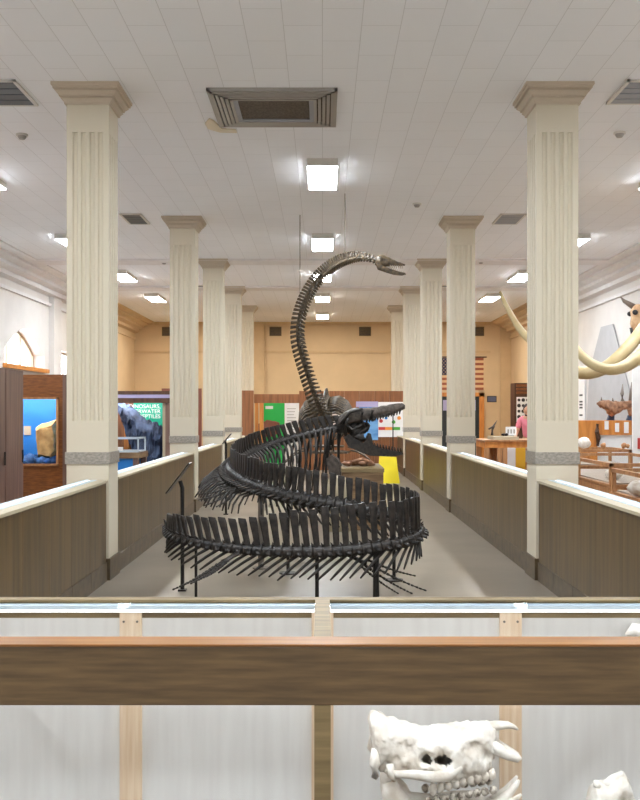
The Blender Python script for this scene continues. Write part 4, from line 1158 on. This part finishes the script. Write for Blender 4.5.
# shelf with horned skull, boards on the right wall
D = 18.3
t = thing('orange_shelf', 'bright orange wooden shelf unit with label cards by the right wall', 'shelf', (P(605, 0, D).x, D + .3, 0))
xa_, xm_, xb_ = P(577, 0, D).x, P(597.5, 0, D).x, P(632, 0, D).x
part('side_cupboard', box(NB(), xa_ - .15, xm_, D, D + .6, 0, P(0, 420.5, D).z), 'wood_orange', t)
part('shelf_board', box(NB(), xm_, xb_, D, D + .6, P(0, 435, D).z, P(0, 420.5, D).z), 'wood_orange', t)
part('lower_panel', box(NB(), xm_, xb_, D + .05, D + .6, 0, P(0, 435, D).z), 'white', t)
bm = NB(); tube(bm, [P(597.5, 424, D - .02), P(597, 432, D - .04), P(598.5, 438, D - .02), P(597.5, 446, D - .02)], [.03, .045, .05, .03], 8); part('carved_edge', bm, 'wood_dark', t)
ztop = P(0, 420.5, D).z
for i, (a, b, y0, y1, w) in enumerate(((604.5, 608.5, 421, 429.5, 'leftmost'), (615, 619, 423, 432, 'middle'), (624, 628.5, 422, 433, 'rightmost'))):
    solo('label_card', box(NB(), P(a, 0, D).x, P(b, 0, D).x, D - .012, D, P(0, y1, D).z, P(0, y0, D).z), 'white', 'white label card on the orange shelf front, %s of three' % w, 'card', 'label cards on the orange shelf')
t = thing('horned_skull', 'brown horned animal skull on blue mounts on the orange shelf', 'skull', (P(615, 0, D).x, D + .25, ztop))
d = D + .25
bm = NB()
profile_skull(bm, [(596.5, 402.5, 404, .01), (600, 400.5, 407, .06), (604, 400, 409, .1), (609, 400.5, 413, .12), (613, 401, 415, .12), (618, 401.5, 413, .12), (624, 401, 409.5, .1), (630, 400, 408, .08), (634, 400.5, 406, .03)], d, nst=30, seg=16, dents=((617, 406, 2.5, .08), (608, 404, 2.5, .05), (624, 405, 2, .05)), rough=.03)
cr = part('cranium', bm, 'brown_skull', t, smooth=True)
bm = NB(); tube(bm, [P(610, 405, d), P(611, 412, d), P(613.5, 415.5, d)], [.09, .09, .05], 10); tube(bm, [P(629, 404, d), P(631, 412, d), P(631.5, 416, d)], [.07, .06, .05], 10)
part('jaw', bm, 'brown_skull', cr, smooth=True)
for pts, r in (([(622.5, 402, d), (622, 394, d), (622.7, 384, d)], [.05, .04, .006]), ([(631, 401, d), (631.5, 392, d), (631.7, 382, d)], [.05, .04, .006]), ([(601.5, 401, d), (601.4, 397, d)], [.02, .004]), ([(613, 402, d), (612.6, 398, d)], [.025, .008])):
    part('horn', tube(NB(), [P(*p) for p in pts], r, 10), 'horn', t, smooth=True)
for px in (611.5, 631):
    part('mount', prism(NB(), [P(px - 4, 420.4, d), P(px + 3, 420.4, d), P(px + 3, 415, d), P(px - 2, 415, d)], V((0, .08, 0))), 'blue_rock', t, label='blue block mount')
XR = XW - .02
t = thing('backboard', 'light grey tapered backboard standing against the right wall', 'board', (XW - .05, 20.5, 0))
yz = lambda px, py: V((XR, F * XR / (px - CX), HC + (CY - py) * XR / (px - CX)))
part('board', prism(NB(), [yz(601.5, 327), yz(613.5, 323.8), yz(630, 390), V((XR, yz(636, 424).y, 0)), V((XR, yz(584, 424).y, 0)), yz(590, 372)], V((-.015, 0, 0))), 'grey_board', t)
t = thing('wall_notice', 'white printed notice on the right wall just beyond the nearest right pillar', 'notice', (XW, 22.6, 1.4))
a, b, c, d_ = yz(578.5, 376), yz(585.5, 376), yz(585.5, 421), yz(578.5, 421)
part('sheet', prism(NB(), [a, b, c, d_], V((-.03, 0, 0))), 'white', t)
bm = NB()
for i, py in enumerate((396, 402.5, 405.5, 408.5, 416)):
    y0, y1 = yz(580.8, py).y, yz(583.8, py).y; z = HC + (CY - py) * XR / (583 - CX); prism(bm, [V((XR - .03, y0, z)), V((XR - .03, y1, z)), V((XR - .03, y1, z + .04)), V((XR - .03, y0, z + .04))], V((-.004, 0, 0)))
part('text_lines', bm, 'ink_and_shade', t)
D = 17.4
t = thing('white_screen', 'tall white display screen at the right edge beside the horned skull', 'screen', (P(650, 0, D).x, D, 0))
part('panel', box(NB(), P(633, 0, D).x, P(652, 0, D).x, D, D + .06, 0, P(0, 366, D).z), 'white', t)
part('print', box(NB(), P(637.5, 0, D).x, P(648, 0, D).x, D - .01, D, P(0, 449, D).z, P(0, 438, D).z), 'red', t, label='red printed patch')

# wall-mounted horned head
D = 18.0
t = thing('horned_head_skull', 'tan horned cattle skull hung high on the right wall', 'skull', (XW, D, P(0, 337, D).z))
c = P(647, 312, D); c.x = XW - .26
bm = NB()
rings = []
for z, w, dp in ((.14, .1, .08), (.1, .2, .13), (.02, .22, .15), (-.1, .17, .14), (-.22, .12, .12), (-.34, .09, .09), (-.46, .06, .05)):
    rings.append([c + V((-dp * math.sin(2 * PI * k / 14) * .9 - (.04 if z < -.2 else 0), w * math.cos(2 * PI * k / 14), z)) for k in range(14)])
loft(bm, rings)
cr = part('cranium', bm, 'skull_tan', t, smooth=True)
bm = NB()
for s in (-1, 1): blob(bm, c + V((-.1, s * .15, -.02)), (.06, .05, .05), 10, 7)
part('socket_shade', bm, 'ink_and_shade', cr, smooth=True)  # solid dark lumps, the shade of hollow sockets given as colour
bm = NB(); tube(bm, [c + V((-.12, 0, -.3)), c + V((-.1, 0, -.45))], [.045, .03], 8); part('nose_shade', bm, 'ink_and_shade', cr, smooth=True)  # solid dark plug, with the nose cavity's shade in its colour
# mount turned towards the hall: horns sweep to both sides
for pts in ([(634, 307), (629, 304), (624, 301), (620.5, 297)], [(668, 307), (673, 304), (678, 301), (682, 297)]):
    part('horn', tube(NB(), [P(a, b, D) * 1 for a, b in pts], [.06, .05, .035, .008], 10), 'horn', t, smooth=True)
part('wall_mount', box(NB(), c.x + .05, XW, c.y - .04, c.y + .04, c.z - .06, c.z + .06), 'wood_dark', t)

# mammoth skull (outside the view) with its two tusks reaching in
D = 12.6
t = thing('mammoth_skull', 'pair of huge curved ivory tusks reaching in from the right edge', 'skull', (5.35, 13.0, 0))
c1 = [list(P(501, 293, 12.4)), list(P(507, 306, 12.5)), list(P(518, 328, 12.5)), list(P(535, 342 + 0, 12.45)), list(P(560, 346 + 2, 12.4)), list(P(580, 353, 12.3)), list(P(600, 366, 12.3)), list(P(620, 368, 12.3)), list(P(640, 357, 12.4)), list(P(675, 318, 12.7))]
c1[3:5] = [list(P(532, 345, 12.45)), list(P(552, 358, 12.4))]
c1[5:7] = [list(P(578, 366, 12.3)), list(P(600, 370, 12.3))]
# tusk in front: descends behind the pillar, bottoms out near x=610 and climbs to the right
c1 = [list(P(500, 292, 12.6)), list(P(509, 311, 12.6)), list(P(523, 333, 12.55)), list(P(545, 348, 12.5)), list(P(572, 342, 12.4)), list(P(583, 355, 12.3)), list(P(598, 367, 12.25)), list(P(617, 369, 12.25)), list(P(640, 357, 12.4)), list(P(678, 312, 12.8))]
c1 = [list(P(500, 292, 14.2)), list(P(509, 311, 14.0)), list(P(523, 333, 13.7)), list(P(548, 354, 13.3)), list(P(575, 371, 12.9)), list(P(592, 372.5, 12.7)), list(P(612, 363, 12.6)), list(P(640, 333, 12.8)), list(P(668, 290, 13.2))]
c2 = [list(P(560, 318, 12.4)), list(P(570, 338, 12.2)), list(P(580, 354, 12.0)), list(P(596, 366, 11.9)), list(P(614, 369.5, 11.9)), list(P(634, 361, 12.0)), list(P(660, 338, 12.3)), list(P(690, 298, 12.8))]
for cc, nm in ((c1, 'far'), (c2, 'near')):
    vs, L = catmull(cc, 40)
    part('tusk', tube(NB(), [v for v in vs], [.02 + .066 * min(1, i / 20) ** .7 for i in range(40)], 14), 'ivory', t, smooth=True)
bm = NB(); blob(bm, V((5.5, 13.1, 3.3)), (.5, .55, .75), 20, 14, .15); blob(bm, V((5.3, 13.1, 2.55)), (.3, .4, .4), 16, 10, .2)
cr = part('cranium', bm, 'skull_tan', t, smooth=True)
bm = NB()
for cc in (c1, c2):
    a, b = V(cc[-2]), V(cc[-1]); tube(bm, [a.lerp(b, .35), a.lerp(b, .8), b, b.lerp(V((5.5, 13.1, 3.4)), .5)], [.105, .13, .16, .2], 14)
part('tusk_socket', bm, 'skull_tan', cr, smooth=True)
bm = NB(); blob(bm, V((5.06, 13.0, 3.45)), (.07, .2, .11), 12, 8)
for sy in (-.42, .42): blob(bm, V((5.22, 13.1 + sy, 3.1)), (.09, .08, .09), 10, 8)
part('hollow_shade', bm, 'ink_and_shade', cr, smooth=True)  # solid dark lumps painted as the shade inside nose and eye hollows
bm = NB(); box(bm, 5.4, 5.6, 13.0, 13.2, 0, 2.6); box(bm, 5.1, 5.9, 12.7, 13.5, 0, .3)
part('stand', bm, 'wood_dark', t)

# ------------------------------------------------------------------ ceiling fixtures
def light(x, y, lab, warm=False):
    t = thing('ceiling_light', lab, 'ceiling light', (x, y + .61, ZC - .09), 'fluorescent ceiling lights')
    bm = NB(); box(bm, x - .18, x + .18, y, y + 1.22, ZC - .08, ZC); box(bm, x - .18, x + .18, y, y + .012, ZC - .09, ZC - .08); box(bm, x - .18, x + .18, y + 1.208, y + 1.22, ZC - .09, ZC - .08)
    part('housing', bm, 'fixture', t)
    part('diffuser', box(NB(), x - .178, x + .178, y + .012, y + 1.208, ZC - .086, ZC - .08), 'diff_warm' if warm else 'diff', t, label='glowing white diffuser')


LY = [11.15, 15.85, 19.9, 23.8, 28.3]
ln = ['first', 'second', 'third', 'fourth', 'fifth']
for nm, x in (('left', -4.34), ('middle', 0), ('right', 4.34)):
    for i, y in enumerate(LY): light(x, y, 'boxy white ceiling light, %s from the viewer in the %s row' % (ln[i], nm), i >= 3)
    for i, y in enumerate((5.4, .9, -3.4)):  # unseen fixtures added to light the pillar fronts and the enclosure
        light(x, y, 'unseen boxy white ceiling light added above the viewer, number %s of the %s row behind' % (ln[i], nm))

# large ceiling diffuser
x0, x1, y0, y1 = -1.08, .14, 8.72, 9.84
t = thing('ceiling_vent', 'large square grey ceiling air diffuser in front of the lights', 'vent', ((x0 + x1) / 2, (y0 + y1) / 2, ZC - .05))
bm = NB()
for i in range(5):
    a = .028 + i * .042; z = ZC - .008 - .003 * i
    for (xa_, xb_, ya_, yb_) in ((x0 + a, x1 - a, y0 + a, y0 + a + .03), (x0 + a, x1 - a, y1 - a - .03, y1 - a), (x0 + a, x0 + a + .03, y0 + a, y1 - a), (x1 - a - .03, x1 - a, y0 + a, y1 - a)):
        box(bm, xa_, xb_, ya_, yb_, z - .03, z)
part('louvre_ring', bm, 'vent', t)
bm = NB()
for (xa_, xb_, ya_, yb_) in ((x0, x1, y0, y0 + .03), (x0, x1, y1 - .03, y1), (x0, x0 + .03, y0, y1), (x1 - .03, x1, y0, y1)): box(bm, xa_, xb_, ya_, yb_, ZC - .03, ZC)
part('rim', bm, 'vent', t)
part('backing', box(NB(), x0 + .03, x1 - .03, y0 + .03, y1 - .03, ZC - .006, ZC), 'vent_dark', t)
part('grille', box(NB(), x0 + .26, x1 - .26, y0 + .26, y1 - .26, ZC - .035, ZC - .02), 'vent_dark', t, label='dark brown mesh grille')
bm = NB()
box(bm, x0 + .2, x0 + .27, y0 + .2, y1 - .2, ZC - .045, ZC - .02); box(bm, x1 - .27, x1 - .2, y0 + .2, y1 - .2, ZC - .045, ZC - .02); box(bm, x0 + .27, x1 - .27, y1 - .3, y1 - .2, ZC - .045, ZC - .02)
part('inner_frame', bm, 'vent_silver', t)
bm = NB()
q = []
for px, py in ((209, 118), (205, 123), (208, 128), (220, 131.5), (237, 132), (236, 129), (222, 128), (214, 120)):
    dd = F * (ZC - HC) / (CY - py); q.append(((px - CX) * dd / F, dd))
prism(bm, [V((a, b, ZC - .012)) for a, b in q], V((0, 0, .012)))
solo('peeling_patch', bm, 'stain', 'yellowed peeling patch of ceiling paint at the corner of the large diffuser', 'peeling paint')


def small_vent(x0, x1, y0, y1, m, lab):
    t = thing('ceiling_vent', lab, 'vent', ((x0 + x1) / 2, (y0 + y1) / 2, ZC - .03), 'small louvred ceiling vents')
    bm = NB()
    for (a, b, c, d) in ((x0, x1, y0, y0 + .03), (x0, x1, y1 - .03, y1), (x0, x0 + .03, y0, y1), (x1 - .03, x1, y0, y1)): box(bm, a, b, c, d, ZC - .02, ZC)
    part('rim', bm, 'fixture', t)
    part('backing', box(NB(), x0 + .03, x1 - .03, y0 + .03, y1 - .03, ZC - .004, ZC), m, t)
    bm = NB(); n = 4; w = (y1 - y0 - .06) / n
    for i in range(n): box(bm, x0 + .03, x1 - .03, y0 + .03 + w * i + .025, y0 + .03 + w * (i + 1), ZC - .018, ZC - .008)
    part('louvre', bm, m, t)


small_vent(-3.45, -2.78, 8.5, 9.2, 'vent_slate', 'dark louvred ceiling vent left of the nearest left pillar')
small_vent(2.76, 3.45, 8.5, 9.15, 'vent_silver', 'silver louvred ceiling vent right of the nearest right pillar')
small_vent(-3.08, -2.75, 14.25, 15.0, 'vent_slate', 'dark louvred ceiling vent left of the second left pillar')
small_vent(2.7, 3.1, 14.25, 15.0, 'vent_silver', 'silver louvred ceiling vent right of the second right pillar')
small_vent(-3.0, -2.75, 22.3, 22.9, 'vent_slate', 'dark louvred ceiling vent beside the fourth left pillar')
small_vent(2.75, 3.0, 22.3, 22.9, 'vent_slate', 'dark louvred ceiling vent beside the fourth right pillar')
for px, py, lab in ((22, 137, 'left of the nearest left pillar'), (619.5, 135, 'right of the nearest right pillar'), (417, 205.5, 'above the plesiosaur head'), (164, 263, 'between the left lights, beyond the second left pillar'), (481, 262.5, 'beyond the second right pillar')):
    d = F * (ZC - HC - .03) / (CY - py); x = (px - CX) * d / F
    t = thing('smoke_detector', 'round white smoke detector on the ceiling ' + lab, 'smoke detector', (x, d, ZC - .06), 'smoke detectors')
    part('base', tube(NB(), [(x, d, ZC), (x, d, ZC - .02)], .064, 18), 'fixture', t)
    part('sensor', tube(NB(), [(x, d, ZC - .02), (x, d, ZC - .035), (x, d, ZC - .055)], [.046, .044, .03], 16), 'vent', t)

# ------------------------------------------------------------------ daylight, camera
w = bpy.data.worlds.new('World'); SC.world = w; w.use_nodes = True
w.node_tree.nodes['Background'].inputs['Color'].default_value = (0.9, 0.95, 1.0, 1)
w.node_tree.nodes['Background'].inputs['Strength'].default_value = 3.2
cam = bpy.data.cameras.new('camera'); co = bpy.data.objects.new('camera', cam); COL.objects.link(co)
co.location = (0, 0, HC); co.rotation_euler = (PI / 2, 0, 0)
cam.sensor_fit = 'HORIZONTAL'; cam.sensor_width = 36; cam.lens = F / 640 * 36
cam.shift_x = (320 - CX) / 640; cam.shift_y = (CY - 400) / 640
cam.clip_start = 0.05; cam.clip_end = 200
SC.camera = co
SC.view_settings.view_transform = 'Standard'; SC.view_settings.look = 'None'
SC.view_settings.gamma = 1; SC.view_settings.exposure = 1.08; SC.view_settings.use_curve_mapping = False
SC.cycles.max_bounces = 10; SC.cycles.diffuse_bounces = 6; SC.cycles.transparent_max_bounces = 16
